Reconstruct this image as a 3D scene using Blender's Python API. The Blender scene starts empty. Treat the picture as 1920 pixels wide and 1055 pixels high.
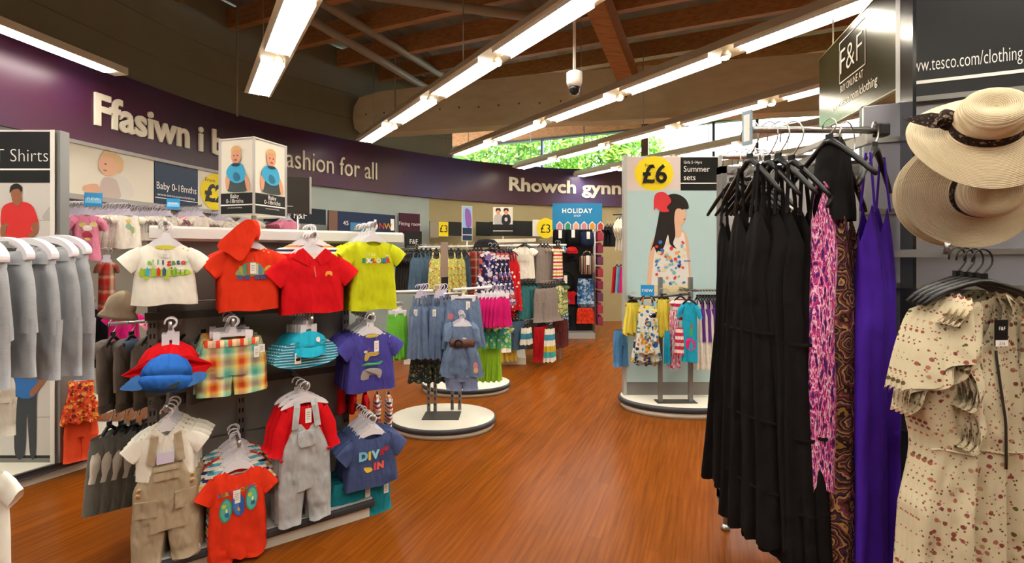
import bpy, bmesh, math, random
from mathutils import Vector, noise
sc = bpy.context.scene
COL = sc.collection
F, CX, HY, EYE = 887.0, 960.0, 480.0, 1.5            # focal length in pixels, principal column, horizon row, eye height
R = math.radians

# ------------------------------------------------------------------ camera, sky, sun, exposure
cam = bpy.data.objects.new('camera', bpy.data.cameras.new('camera'))
COL.objects.link(cam); sc.camera = cam
cam.location = (0, 0, EYE); cam.rotation_euler = (R(90), 0, 0)
cam.data.sensor_width = 36; cam.data.lens = F / 1920 * 36
cam.data.shift_y = -(527.5 - HY) / 1920
cam.data.clip_start = .05; cam.data.clip_end = 200
w = bpy.data.worlds.new('sky'); sc.world = w; w.use_nodes = True
w.node_tree.nodes['Background'].inputs[0].default_value = (.82, .92, 1, 1)
w.node_tree.nodes['Background'].inputs[1].default_value = 3.6
sun = bpy.data.objects.new('sun', bpy.data.lights.new('sun', 'SUN'))
sun.data.energy = 5.5; sun.data.angle = R(1); sun.data.color = (1, .95, .82)
sun.rotation_euler = (R(48), 0, R(-35)); COL.objects.link(sun)
sc.view_settings.view_transform = 'Standard'; sc.view_settings.look = 'None'
sc.view_settings.gamma = 1; sc.view_settings.use_curve_mapping = False
sc.view_settings.exposure = 1.28
LAMP_STRENGTH = 15.5
LAMP_COLOR = (1, .94, .86)

# ------------------------------------------------------------------ helpers
def P(x, y, D):
    return Vector(((x - CX) / F * D, D, EYE + (HY - y) / F * D))
def C(h):
    h = h.lstrip('#')
    def l(c): return c / 12.92 if c <= .04045 else ((c + .055) / 1.055) ** 2.4
    return tuple(l(int(h[i:i+2], 16) / 255) for i in (0, 2, 4)) + (1,)
_tc = {}
def text2d(s, size, bold=0.0, spacing=1.0):
    k = (s, size, bold, spacing)
    if k not in _tc:
        c = bpy.data.curves.new('lettering', 'FONT'); c.body = s; c.size = size; c.offset = bold; c.space_character = spacing
        c.resolution_u = 3; c.fill_mode = 'FRONT' if hasattr(c, 'fill_mode') else c.fill_mode
        o = bpy.data.objects.new('lettering', c); COL.objects.link(o)
        dg = bpy.context.evaluated_depsgraph_get()
        me = o.evaluated_get(dg).to_mesh()
        vs = [(v.co.x, v.co.y) for v in me.vertices]; fs = [tuple(p.vertices) for p in me.polygons]
        o.evaluated_get(dg).to_mesh_clear()
        bpy.data.objects.remove(o); bpy.data.curves.remove(c)
        x0 = min([a for a, b in vs] or [0]); x1 = max([a for a, b in vs] or [0])
        _tc[k] = ([(a - x0, b) for a, b in vs], fs, x1 - x0)
    return _tc[k]
class MB:
    def __init__(s): s.v = []; s.f = []; s.m = []; s.s = []
    def add(s, vs, fs, mi=0, sm=False):
        n = len(s.v); s.v += [tuple(v) for v in vs]
        for f in fs: s.f.append(tuple(i + n for i in f)); s.m.append(mi); s.s.append(sm)
    def box(s, x0, x1, y0, y1, z0, z1, mi=0):
        s.add([(x, y, z) for x in (x0, x1) for y in (y0, y1) for z in (z0, z1)],
              [(0,1,3,2),(4,6,7,5),(0,4,5,1),(2,3,7,6),(0,2,6,4),(1,5,7,3)], mi)
        return s
    def bar(s, p, q, w, h, mi=0, up=(0,0,1)):
        p, q = Vector(p), Vector(q); d = (q - p).normalized(); u = Vector(up)
        a = d.cross(u)
        if a.length < 1e-4: a = d.cross(Vector((1,0,0)))
        a.normalize(); b = a.cross(d)
        s.add([c + a*i*w/2 + b*j*h/2 for c in (p, q) for i in (-1,1) for j in (-1,1)],
              [(0,1,3,2),(4,6,7,5),(0,4,5,1),(2,3,7,6),(0,2,6,4),(1,5,7,3)], mi); return s
    def tube(s, pts, r, n=8, mi=0):
        pts = [Vector(p) for p in pts]; vs = []; a0 = None
        rr = r if isinstance(r, (list, tuple)) else [r]*len(pts)
        for i, p in enumerate(pts):
            d = (pts[min(i+1, len(pts)-1)] - pts[max(i-1, 0)]).normalized()
            a = d.orthogonal() if a0 is None else (a0 - d * a0.dot(d))
            if a.length < 1e-5: a = d.orthogonal()
            a.normalize(); a0 = a; b = d.cross(a)
            vs += [p + (a*math.cos(t*2*math.pi/n) + b*math.sin(t*2*math.pi/n))*rr[i] for t in range(n)]
        fs = [(i*n+j, i*n+(j+1)%n, (i+1)*n+(j+1)%n, (i+1)*n+j) for i in range(len(pts)-1) for j in range(n)]
        fs += [tuple(range(n-1,-1,-1)), tuple(range((len(pts)-1)*n, len(pts)*n))]
        s.add(vs, fs, mi, True); return s
    def lathe(s, prof, n=32, c=(0,0,0), mi=0, sx=1, sy=1, sm=True, cap=True, axis=None, fn=None):
        vs = []
        for r, z in prof:
            for t in range(n):
                a = t*2*math.pi/n; v = Vector((c[0]+r*math.cos(a)*sx, c[1]+r*math.sin(a)*sy, c[2]+z))
                vs.append(fn(v) if fn else v)
        k = len(prof)
        fs = [(i*n+j, i*n+(j+1)%n, (i+1)*n+(j+1)%n, (i+1)*n+j) for i in range(k-1) for j in range(n)]
        if cap: fs += [tuple(range(n-1,-1,-1)), tuple(range((k-1)*n, k*n))]
        s.add(vs, fs, mi, sm); return s
    def prism(s, pts, y0, y1, mi=0):
        n = len(pts)
        s.add([(x, y0, z) for x, z in pts] + [(x, y1, z) for x, z in pts],
              [tuple(range(n)), tuple(range(2*n-1, n-1, -1))] + [(i, i+n, (i+1)%n+n, (i+1)%n) for i in range(n)], mi); return s
    def flat(s, pts, y, mi=0):
        s.add([(x, y, z) for x, z in pts], [tuple(range(len(pts)))], mi); return s
    def map(s, pts, fn, mi=0):
        s.add([fn(x, z) for x, z in pts], [tuple(range(len(pts)))], mi); return s
    def text(s, t, x, z, size, fn=None, mi=0, bold=0.0, align='L', sx=1.0, y=0.0, thick=0, spacing=1.0, width=None):
        vs, fs, wd = text2d(t, size, bold, spacing)
        if width: sx = width / max(wd, 1e-6)
        ox = {'L': 0, 'C': -wd*sx/2, 'R': -wd*sx}[align]
        g = fn or (lambda a, b: (a, y, b))
        s.add([g(x + ox + a*sx, z + b) for a, b in vs], fs, mi)
        if thick:                                       # raised letters: skirts along the outline
            from collections import Counter
            e = Counter(); 
            for f in fs:
                for i in range(len(f)): e[(f[i], f[(i+1)%len(f)])] += 1
            for (a, b) in list(e):
                if (b, a) not in e:
                    A = [Vector(g(x+ox+vs[i][0]*sx, z+vs[i][1])) for i in (a, b)]
                    B = [Vector(thick(v)) for v in A]
                    s.add([A[0], B[0], B[1], A[1]], [(0,1,2,3)], mi)
        return s
def mk(name, mb, mats, parent=None, loc=None, rz=0, merge=False, bevel=0, rot=None):
    me = bpy.data.meshes.new(name)
    me.from_pydata(mb.v, [], mb.f)
    if not isinstance(mats, (list, tuple)): mats = [mats]
    for m in mats: me.materials.append(m)
    me.polygons.foreach_set('material_index', mb.m)
    me.polygons.foreach_set('use_smooth', mb.s)
    if merge:
        bm = bmesh.new(); bm.from_mesh(me); bmesh.ops.remove_doubles(bm, verts=bm.verts, dist=1e-5)
        bm.to_mesh(me); bm.free()
    me.update()
    o = bpy.data.objects.new(name, me); COL.objects.link(o)
    if parent: o.parent = parent
    if loc is not None: o.location = loc
    o.rotation_euler = rot if rot else (0, 0, rz)
    if bevel:
        b = o.modifiers.new('bevel', 'BEVEL'); b.width = bevel; b.segments = 2; b.limit_method = 'ANGLE'
    return o
def tag(o, label, cat, group=None):
    o['label'] = label; o['category'] = cat
    if group: o['group'] = group
    return o
def empty(name, loc, rz, label, cat, group=None):
    o = bpy.data.objects.new(name, None); COL.objects.link(o); o.location = loc; o.rotation_euler = (0, 0, rz)
    o.empty_display_size = .1
    return tag(o, label, cat, group)
def struct(name, mb, mats, **k):
    o = mk(name, mb, mats, **k); o['kind'] = 'structure'; return o
def dup(o, loc, rz=None, label=None, group=None, mat=None):
    r = o.copy(); COL.objects.link(r); r.location = loc
    if rz is not None: r.rotation_euler = (0, 0, rz)
    if label: r['label'] = label
    if group: r['group'] = group
    for ch in [c for c in bpy.data.objects if c.parent == o]:
        c = ch.copy(); COL.objects.link(c); c.parent = r
        for g in [x for x in bpy.data.objects if x.parent == ch]:
            d = g.copy(); COL.objects.link(d); d.parent = c
    return r
def ell(cx, cz, rx, rz, n=16, rot=0):
    o = []
    for i in range(n):
        a = i*2*math.pi/n; x, z = rx*math.cos(a), rz*math.sin(a)
        o.append((cx + x*math.cos(rot) - z*math.sin(rot), cz + x*math.sin(rot) + z*math.cos(rot)))
    return o
def rect(x0, x1, z0, z1): return [(x0,z0),(x1,z0),(x1,z1),(x0,z1)]
def blob(p, n=5):
    o = []; k = len(p)
    for i in range(k):
        a, b, c, d = p[i-1], p[i], p[(i+1)%k], p[(i+2)%k]
        for j in range(n):
            t = j/n
            o.append(tuple(.5*((2*b[q]) + (c[q]-a[q])*t + (2*a[q]-5*b[q]+4*c[q]-d[q])*t*t + (3*b[q]-a[q]-3*c[q]+d[q])*t**3) for q in (0,1)))
    return o

# ------------------------------------------------------------------ materials
_m = {}
def nt(key):
    m = bpy.data.materials.new(key); m.use_nodes = True
    t = m.node_tree; return m, t, t.nodes, t.links, t.nodes['Principled BSDF']
def M(key, col=None, rough=.6, metal=0, emit=0, spec=.4, bump=0, bscale=60, coat=0):
    if key in _m: return _m[key]
    m, t, N, L, b = nt(key); c = C(col) if isinstance(col, str) else col
    b.inputs['Base Color'].default_value = c; b.inputs['Roughness'].default_value = rough
    b.inputs['Metallic'].default_value = metal; b.inputs['Specular IOR Level'].default_value = spec
    b.inputs['Coat Weight'].default_value = coat
    if emit: b.inputs['Emission Color'].default_value = c; b.inputs['Emission Strength'].default_value = emit
    if bump:
        tc = N.new('ShaderNodeTexCoord'); n = N.new('ShaderNodeTexNoise'); n.inputs['Scale'].default_value = bscale
        bp = N.new('ShaderNodeBump'); bp.inputs['Strength'].default_value = bump; bp.inputs['Distance'].default_value = .01
        L.new(tc.outputs['Object'], n.inputs['Vector']); L.new(n.outputs['Fac'], bp.inputs['Height']); L.new(bp.outputs['Normal'], b.inputs['Normal'])
    _m[key] = m; return m
def ramp(N, stops, const=True):
    r = N.new('ShaderNodeValToRGB'); r.color_ramp.interpolation = 'CONSTANT' if const else 'LINEAR'
    e = r.color_ramp.elements
    while len(e) < len(stops): e.new(.5)
    for i, (p, c) in enumerate(stops): e[i].position = p
    for i, (p, c) in enumerate(stops): e[i].color = C(c) if isinstance(c, str) else c
    return r
def fract(N, L, out, mul, add=0):
    a = N.new('ShaderNodeMath'); a.operation = 'MULTIPLY_ADD'; a.inputs[1].default_value = mul; a.inputs[2].default_value = add
    L.new(out, a.inputs[0]); f = N.new('ShaderNodeMath'); f.operation = 'FRACT'; L.new(a.outputs[0], f.inputs[0]); return f.outputs[0]
def cloth(key, base, kind='plain', cols=(), scale=20, size=.5, rough=.85, wr=.5, var=.12, wscale=14, sheen=0):
    """woven cloth: plain, heather, denim, stripe_x / stripe_z, plaid, floral, dots, ikat, paisley"""
    if key in _m: return _m[key]
    m, t, N, L, b = nt(key); tc = N.new('ShaderNodeTexCoord'); V = tc.outputs['Object']
    sx = N.new('ShaderNodeSeparateXYZ'); L.new(V, sx.inputs[0])
    def mix(f, a, c, mode='MIX'):
        x = N.new('ShaderNodeMix'); x.data_type = 'RGBA'; x.blend_type = mode
        for sock, val in ((x.inputs[0], f), (x.inputs[6], a), (x.inputs[7], c)):
            if hasattr(val, 'links'): L.new(val, sock)
            elif isinstance(val, str): sock.default_value = C(val)
            else: sock.default_value = val
        return x.outputs[2]
    def nz(sc_, det=2, vec=None):
        n = N.new('ShaderNodeTexNoise'); n.inputs['Scale'].default_value = sc_; n.inputs['Detail'].default_value = det
        L.new(vec or V, n.inputs['Vector']); return n.outputs['Fac']
    out = None
    if kind in ('stripe_x', 'stripe_z'):
        r = ramp(N, [(i/len(cols), c) for i, c in enumerate(cols)])
        L.new(fract(N, L, sx.outputs['X' if kind == 'stripe_x' else 'Z'], scale, .2), r.inputs[0]); out = r.outputs[0]
    elif kind == 'plaid':
        k = len(cols); rs = []
        for ax, ad in (('X', .13), ('Z', .4)):
            r = ramp(N, [(i/k, c) for i, c in enumerate(cols)], False); L.new(fract(N, L, sx.outputs[ax], scale, ad), r.inputs[0]); rs.append(r.outputs[0])
        out = mix(.42, rs[0], rs[1])
    elif kind in ('floral', 'dots'):
        out = base
        for lay in range(1 if kind == 'dots' else 2):
            vo = N.new('ShaderNodeTexVoronoi'); vo.inputs['Scale'].default_value = scale * (1 + .9*lay)
            vo.inputs['Randomness'].default_value = .55 if kind == 'dots' else 1
            wv = N.new('ShaderNodeVectorMath'); wv.operation = 'MULTIPLY'; wv.inputs[1].default_value = (1, 1, 1); L.new(V, wv.inputs[0])
            if kind == 'floral':
                nn = N.new('ShaderNodeTexNoise'); nn.inputs['Scale'].default_value = scale*2.2; L.new(V, nn.inputs['Vector'])
                ad = N.new('ShaderNodeVectorMath'); ad.operation = 'MULTIPLY_ADD'; L.new(nn.outputs['Color'], ad.inputs[0])
                ad.inputs[1].default_value = (.2/scale,)*3; L.new(wv.outputs[0], ad.inputs[2]); L.new(ad.outputs[0], vo.inputs['Vector'])
            else: L.new(wv.outputs[0], vo.inputs['Vector'])
            s2 = N.new('ShaderNodeSeparateXYZ'); L.new(vo.outputs['Color'], s2.inputs[0])
            r = ramp(N, [(i/len(cols), c) for i, c in enumerate(cols)]); L.new(s2.outputs['X'], r.inputs[0])
            lt = N.new('ShaderNodeMath'); lt.operation = 'LESS_THAN'; lt.inputs[1].default_value = size * (.9 if lay else 1); L.new(vo.outputs['Distance'], lt.inputs[0])
            out = mix(lt.outputs[0], out, r.outputs[0])
    elif kind in ('ikat', 'paisley'):
        mp = N.new('ShaderNodeMapping'); mp.inputs['Scale'].default_value = (scale*3.6, scale*.3, scale*.55) if kind == 'ikat' else (scale, scale*.4, scale)
        L.new(V, mp.inputs[0])
        if kind == 'ikat':
            n = nz(1.0, 2.5, mp.outputs[0]); r = ramp(N, [(0, cols[0])] + [(.34 + .32*i/(len(cols)-1), c) for i, c in enumerate(cols[1:])])
            L.new(n, r.inputs[0]); out = r.outputs[0]
        else:
            vo = N.new('ShaderNodeTexVoronoi'); vo.inputs['Scale'].default_value = 1; L.new(mp.outputs[0], vo.inputs['Vector'])
            n = nz(2.2, 2, mp.outputs[0]); ad = N.new('ShaderNodeMath'); ad.operation = 'MULTIPLY_ADD'; ad.inputs[1].default_value = .55
            L.new(n, ad.inputs[0]); L.new(vo.outputs['Distance'], ad.inputs[2])
            r = ramp(N, [(i/len(cols), c) for i, c in enumerate(cols)]); L.new(fract(N, L, ad.outputs[0], 3.2), r.inputs[0]); out = r.outputs[0]
    else: out = base
    if kind == 'denim': out = mix(nz(160, 3), base, cols[0]); out = mix(nz(7, 2), out, cols[0])
    elif kind == 'heather':
        mp = N.new('ShaderNodeMapping'); mp.inputs['Scale'].default_value = (50, 50, 420); L.new(V, mp.inputs[0]); out = mix(nz(1, 3, mp.outputs[0]), base, cols[0])
    dk = mix(nz(wscale, 3), (1-var,)*3 + (1,), (1, 1, 1, 1)); out = mix(1.0, out, dk, 'MULTIPLY')
    L.new(out, b.inputs['Base Color'])
    b.inputs['Roughness'].default_value = rough; b.inputs['Specular IOR Level'].default_value = .15; b.inputs['Sheen Weight'].default_value = sheen
    bp = N.new('ShaderNodeBump'); bp.inputs['Strength'].default_value = min(1, wr*1.3); bp.inputs['Distance'].default_value = .022
    mp = N.new('ShaderNodeMapping'); mp.inputs['Scale'].default_value = (1.3, 1, .7); L.new(V, mp.inputs[0])
    L.new(nz(wscale*1.4, 1.2, mp.outputs[0]), bp.inputs['Height'])
    b2 = N.new('ShaderNodeBump'); b2.inputs['Strength'].default_value = .12; b2.inputs['Distance'].default_value = .002
    L.new(nz(500, 1), b2.inputs['Height']); L.new(bp.outputs['Normal'], b2.inputs['Normal']); L.new(b2.outputs['Normal'], b.inputs['Normal'])
    _m[key] = m; return m

WHITE = M('white_paint', '#e6e2d8', .45); CREAM = M('cream_laminate', '#dcd6c4', .4)
GREYM = M('grey_metal', '#8b8a88', .38, .6); STEEL = M('steel', '#b9b7b2', .28, .9); DARKM = M('dark_grey_metal', '#55534f', .45, .3)
BLACK = M('black_print', '#151412', .35); BLACKP = M('black_plastic', '#161514', .35); BUMP = M('bumper_rubber', '#3a3c40', .3)
WPLAST = M('white_plastic', '#e9e6ea', .35); LILAC = M('lilac_plastic', '#cfc6d8', .35); TAGW = M('tag_card', '#eeeae0', .6)
PAPER = M('poster_paper', '#e4ddcc', .5); YEL = M('yellow_print', '#f2d80c', .5); NAVYS = M('navy_print', '#17304c', .4); BLUEC = M('blue_card', '#1f93d6', .4)
LET = M('cream_letter', '#f3ead3', .5); LETW = M('white_letter', '#f4f1ea', .5); GREYL = M('grey_laminate', '#a9a7a2', .45)
SKIN = M('skin_print', '#d89b78', .6); SKIND = M('tan_skin_print', '#9a6242', .6); HAIRB = M('dark_hair_print', '#1d130e', .6)

# ================================================================== THE SETTING
E1 = Vector((.924, -.383, 0)); N1 = Vector((.383, .924, 0))      # roof and window grid of the building
D1 = Vector((-.567, .824, 0)); D2 = Vector((.824, .567, 0))      # direction of the lamp rows / of the shop fittings
ANG = math.atan2(.567, .824)
# ---- floor of narrow orange wood planks
def floor_mat():
    m, t, N, L, b = nt('wood_plank_floor'); tc = N.new('ShaderNodeTexCoord')
    mp = N.new('ShaderNodeMapping'); mp.inputs['Rotation'].default_value = (0, 0, -math.atan2(.924, .383)); L.new(tc.outputs['Object'], mp.inputs[0])
    br = N.new('ShaderNodeTexBrick'); br.inputs['Scale'].default_value = 1; br.inputs['Brick Width'].default_value = 1.25; br.inputs['Row Height'].default_value = .075
    br.inputs['Mortar Size'].default_value = .0006; br.inputs['Color1'].default_value = C('#7d3f12'); br.inputs['Color2'].default_value = C('#643009'); br.inputs['Mortar'].default_value = C('#3a1c08')
    L.new(mp.outputs[0], br.inputs['Vector'])
    g = N.new('ShaderNodeMapping'); g.inputs['Scale'].default_value = (1.6, 34, 1); L.new(mp.outputs[0], g.inputs[0])
    n = N.new('ShaderNodeTexNoise'); n.inputs['Scale'].default_value = 1.5; n.inputs['Detail'].default_value = 6; L.new(g.outputs[0], n.inputs['Vector'])
    r = ramp(N, [(.28, '#64330a'), (.5, '#80450e'), (.72, '#935316')], False); L.new(n.outputs['Fac'], r.inputs[0])
    x = N.new('ShaderNodeMix'); x.data_type = 'RGBA'; x.inputs[0].default_value = .5; L.new(br.outputs['Color'], x.inputs[6]); L.new(r.outputs[0], x.inputs[7])
    L.new(x.outputs[2], b.inputs['Base Color']); b.inputs['Roughness'].default_value = .27; b.inputs['Specular IOR Level'].default_value = .09
    bp = N.new('ShaderNodeBump'); bp.inputs['Strength'].default_value = .12; bp.inputs['Distance'].default_value = .004; L.new(n.outputs['Fac'], bp.inputs['Height']); L.new(bp.outputs['Normal'], b.inputs['Normal'])
    return m
struct('floor', MB().box(-6, 9.4, -5.2, 14.6, -.1, 0), floor_mat())
struct('ground_outside', MB().box(-40, 40, 14.7, 60, -.3, -.2), M('lawn', '#4c6a2a', .9))
# ---- curved wall with its purple fascia
WPT = [(-4.95,-5.2),(-4.9,-2),(-4.83,.6),(-4.68,2.7),(-4.42,4.6),(-4.14,6.0),(-3.82,6.8),(-3.35,7.45),(-2.2,8.75),(-1.27,9.55),(-.1,10.28),(1.2,10.75),(2.6,10.95),(4.4,11.0)]
WC = []
for i in range(len(WPT)-1):
    a, b, c, d = WPT[max(i-1,0)], WPT[i], WPT[i+1], WPT[min(i+2,len(WPT)-1)]
    for j in range(12):
        t = j/12
        WC.append(Vector([.5*((2*b[q]) + (c[q]-a[q])*t + (2*a[q]-5*b[q]+4*c[q]-d[q])*t*t + (3*b[q]-a[q]-3*c[q]+d[q])*t**3) for q in (0,1)]))
WC.append(Vector(WPT[-1]))
WS = [0.0]
for i in range(1, len(WC)): WS.append(WS[-1] + (WC[i]-WC[i-1]).length)
def wall_at(s, off=0.0):
    """point on the curved wall at arc length s, off metres in front of it"""
    i = 1
    while i < len(WS)-1 and WS[i] < s: i += 1
    f = (s-WS[i-1])/(WS[i]-WS[i-1]); p = WC[i-1].lerp(WC[i], f); d = (WC[i]-WC[i-1]).normalized()
    return Vector((p.x + d.y*off, p.y - d.x*off, 0)), Vector((d.x, d.y, 0))
def wall_s(px):
    """arc length where the camera ray of column px meets the wall"""
    r = (px-CX)/F; best = 0
    for i in range(1, len(WC)):
        if WC[i-1].y < .3: continue
        f0 = WC[i-1].x - r*WC[i-1].y; f1 = WC[i].x - r*WC[i].y
        if f0 <= 0 <= f1: return WS[i-1] + (WS[i]-WS[i-1]) * (-f0)/(f1-f0)
    return best
def wall_strip(z0, z1, off0, off1, s0=0, s1=None, step=None):
    s1 = s1 if s1 is not None else WS[-1]; k = max(2, int((s1-s0)/.15)); mb = MB(); vs = []
    for i in range(k+1):
        s = s0 + (s1-s0)*i/k
        for o, z in ((off1, z0), (off1, z1), (off0, z1), (off0, z0)):
            p, d = wall_at(s, o); vs.append((p.x, p.y, z))
    fs = [(i*4+j, i*4+(j+1)%4, i*4+4+(j+1)%4, i*4+4+j) for i in range(k) for j in range(4)] + [(3,2,1,0), (k*4, k*4+1, k*4+2, k*4+3)]
    mb.add(vs, fs); return mb
ZB, ZT = 2.64, 3.48
def paint_mat(key, base, seam=1.2):
    m, t, N, L, b = nt(key); tc = N.new('ShaderNodeTexCoord'); n = N.new('ShaderNodeTexNoise'); n.inputs['Scale'].default_value = 3
    L.new(tc.outputs['Object'], n.inputs['Vector']); c = C(base)
    r = ramp(N, [(.3, tuple(v*.93 for v in c[:3]) + (1,)), (.7, c)], False); L.new(n.outputs['Fac'], r.inputs[0]); L.new(r.outputs[0], b.inputs['Base Color'])
    b.inputs['Roughness'].default_value = .6; return m
WALLM = paint_mat('grey_green_wall_paint', '#aab6b0'); BEIGE = paint_mat('beige_wall_paint', '#a99a6e')
S_END = wall_s(848); S_FIT = wall_s(805)
struct('wall_left', wall_strip(0, ZB+.02, -.15, 0, 0, S_FIT), WALLM)
struct('wall_far', wall_strip(0, ZB+.02, -.15, 0, S_FIT, WS[-1]), BEIGE)
struct('wall_upper', wall_strip(ZT-.01, 5.0, -.15, 0, 0, S_END), paint_mat('dimmed_wall_paint', '#86846c'))  # wall colour darkened here to imitate the dim light above the fascia
tr = MB()
for z in (3.86, 4.28): 
    q = wall_strip(z, z+.008, -.01, .006, 0, S_END); tr.add(q.v, q.f)
struct('trim_1', tr, M('panel_seam', '#6f6f62', .6))
def fascia_mat():
    m, t, N, L, b = nt('purple_fascia_print'); tc = N.new('ShaderNodeTexCoord'); n = N.new('ShaderNodeTexNoise')
    n.inputs['Scale'].default_value = .55; n.inputs['Detail'].default_value = 1; L.new(tc.outputs['Object'], n.inputs['Vector'])
    r = ramp(N, [(.3, '#3a1226'), (.45, '#4a1a38'), (.62, '#46386e'), (.75, '#43152f')], False); L.new(n.outputs['Fac'], r.inputs[0])
    L.new(r.outputs[0], b.inputs['Base Color']); b.inputs['Roughness'].default_value = .35; return m
fas = struct('trim_2', wall_strip(ZB, ZT, -.15, .05), fascia_mat())
tag(fas, 'purple printed fascia band running round the curved wall', 'sign')
def on_fascia(s0, off=.075): 
    def fn(x, z):
        p, d = wall_at(s0 + x, off); return (p.x, p.y, z)
    return fn
for body, px0, px1, size, bold, z, lab in (('Ffasiwn i bawb', 168, 497, .46, .012, 2.87, 'raised cream letters reading Ffasiwn i bawb on the purple fascia'),
                               ('Fashion for all', 516, 703, .44, .0, 2.86, 'raised cream letters reading Fashion for all on the purple fascia'),
                               ('Rhowch gynnig arni', 952, 1262, .40, .011, 2.93, 'raised cream letters reading Rhowch gynnig on the far purple fascia')):
    s0, s1 = wall_s(px0), wall_s(px1); mb = MB(); f = on_fascia(s0)
    def back(v):
        i = min(range(len(WC)), key=lambda i: (WC[i]-Vector((v.x, v.y))).length_squared); d = (WC[min(i+1, len(WC)-1)]-WC[max(i-1,0)]).normalized()
        return Vector((v.x - d.y*.026, v.y + d.x*.026, v.z))
    mb.text(body, 0, z, size, fn=f, bold=bold, width=s1-s0, thick=back)
    tag(mk('fascia_lettering', mb, LET), lab, 'lettering')
# ---- other walls (behind and beside the camera)
struct('wall_right', MB().box(9.3, 9.45, -5.2, 10.5, 0, 5), WALLM)
struct('wall_back', MB().box(-5, 9.4, -5.35, -5.2, 0, 5), WALLM)
# ---- roof: corrugated deck on timber purlins
def wood(key, c0, c1, sc_=(1, 1, 1), rough=.55):
    m, t, N, L, b = nt(key); tc = N.new('ShaderNodeTexCoord'); mp = N.new('ShaderNodeMapping'); mp.inputs['Scale'].default_value = sc_; L.new(tc.outputs['Object'], mp.inputs[0])
    n = N.new('ShaderNodeTexNoise'); n.inputs['Scale'].default_value = 2; n.inputs['Detail'].default_value = 5; L.new(mp.outputs[0], n.inputs['Vector'])
    r = ramp(N, [(.3, c0), (.7, c1)], False); L.new(n.outputs['Fac'], r.inputs[0]); L.new(r.outputs[0], b.inputs['Base Color']); b.inputs['Roughness'].default_value = rough; return m
BEAM = wood('purlin_timber', '#a0683a', '#c08a54', (1, 14, 14)); GLU = wood('pale_glulam', '#d6c79c', '#e2d6b2', (1, 5, 5))
dk = MB(); k = 150; vs = []
for i in range(k+1):
    u = -9 + 19*i/k; zz = 5.0 + (.05 if i % 4 in (1, 2) else 0)
    for s in (-8.5, 12.05): p = E1*u + N1*s; vs.append((p.x, p.y, zz))
dk.add(vs, [(2*i, 2*i+1, 2*i+3, 2*i+2) for i in range(k)])
struct('ceiling', dk, M('brown_roof_deck', '#979184', .6, .1))
for i in range(15):
    m_ = 8.6 - .8*i; a = N1*m_ + E1*(-4.9 - .0*i); b_ = N1*m_ + E1*10.5
    u0 = -7.5
    while True:                                            # start each purlin at the curved wall
        p = N1*m_ + E1*u0; s = [x for x in WC if abs(x.y-p.y) < .5]
        if not s or p.x > max(x.x for x in s) - .05 if False else (p.x > min((abs(x.y-p.y), x.x) for x in WC)[1] - .02): break
        u0 += .05
    a = N1*m_ + E1*u0
    struct('ceiling_beam', MB().bar((a.x, a.y, 4.79), (b_.x, b_.y, 4.79), .1, .26), BEAM)
# boxed pale glulam with a rounded near end
A0, A1 = Vector((-2.72, 8.08, 0)), Vector((8.6, 5.74, 0)); ad = (A1-A0).normalized(); an = Vector((-ad.y, ad.x, 0)); Ln = (A1-A0).length
pr = [(0, 3.86), (.03, 3.68), (.12, 3.6), (.3, 3.57)] + [(3.6, 3.60), (4.1, 3.57), (Ln, 3.5), (Ln, 4.34), (3, 4.36), (.5, 4.28), (.12, 4.2), (.02, 4.05)]
gm = MB(); n_ = len(pr)
gm.add([tuple(A0 + ad*x + Vector((0,0,z))) for x, z in pr] + [tuple(A0 + ad*x + an*.3 + Vector((0,0,z))) for x, z in pr],
       [tuple(range(n_)), tuple(range(2*n_-1, n_-1, -1))] + [(i, i+n_, (i+1)%n_+n_, (i+1)%n_) for i in range(n_)])
for q in [.25 + .33*i for i in range(14)]:
    c = A0 + ad*q - an*.004 + Vector((0, 0, 3.9 + .02*(q % 1))); gm.box(c.x-.012, c.x+.012, c.y-.004, c.y+.004, c.z-.012, c.z+.012, 1)
gb = struct('main_beam', gm, [GLU, DARKM]); tag(gb, 'long pale boxed timber beam crossing under the roof', 'beam')
struct('brace_beam', MB().bar(P(1096, -60, 5.3), P(1180, 150, 7.15), .24, .3), BEAM)
for (a, b_, r_) in ((P(540, 12, 5.6), P(800, 165, 8.2), .06), (P(575, -12, 5.7), P(850, 153, 8.6), .06), (P(690, -10, 5.4), P(1030, 36, 6.0), .06)):
    struct('service_duct', MB().tube([a, b_], r_, 12), M('duct_paint', '#9c8f78', .5))
for x, y0, y1, D in ((445, -40, 218, 6.2), (741, 80, 205, 7.6), (838, 245, 296, 8.9), (1095, 228, 290, 9.2)):
    struct('suspension_rod', MB().tube([P(x, y0, D), P(x, y1, D)], .012, 6), M('duct_paint', '#9c8f78'))
# ---- high window band
WA, WB = Vector((-2.2, 13.75, 0)), Vector((9.3, 8.96, 0)); wd = (WB-WA).normalized(); wn = Vector((-wd.y, wd.x, 0)); WL = (WB-WA).length
def wpt(px):                                                # distance along the window wall seen at column px
    r = (px-CX)/F; return (r*WA.y-WA.x)/(wd.x-r*wd.y)
def wbox(mb, u0, u1, o0, o1, z0, z1, mi=0):
    c = [WA + wd*u + wn*o for u in (u0, u1) for o in (o0, o1)]
    mb.add([(p.x, p.y, z) for p in c for z in (z0, z1)], [(0,1,3,2),(4,6,7,5),(0,4,5,1),(2,3,7,6),(0,2,6,4),(1,5,7,3)], mi); return mb
struct('wall_window', wbox(MB(), -3.2, WL, 0, .2, 0, 3.42), M('light_grey_wall', '#c6c8c4', .6))
struct('wall_gable', wbox(MB(), -3.2, WL, 0, .2, 4.66, 5.0), BEAM)
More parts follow.
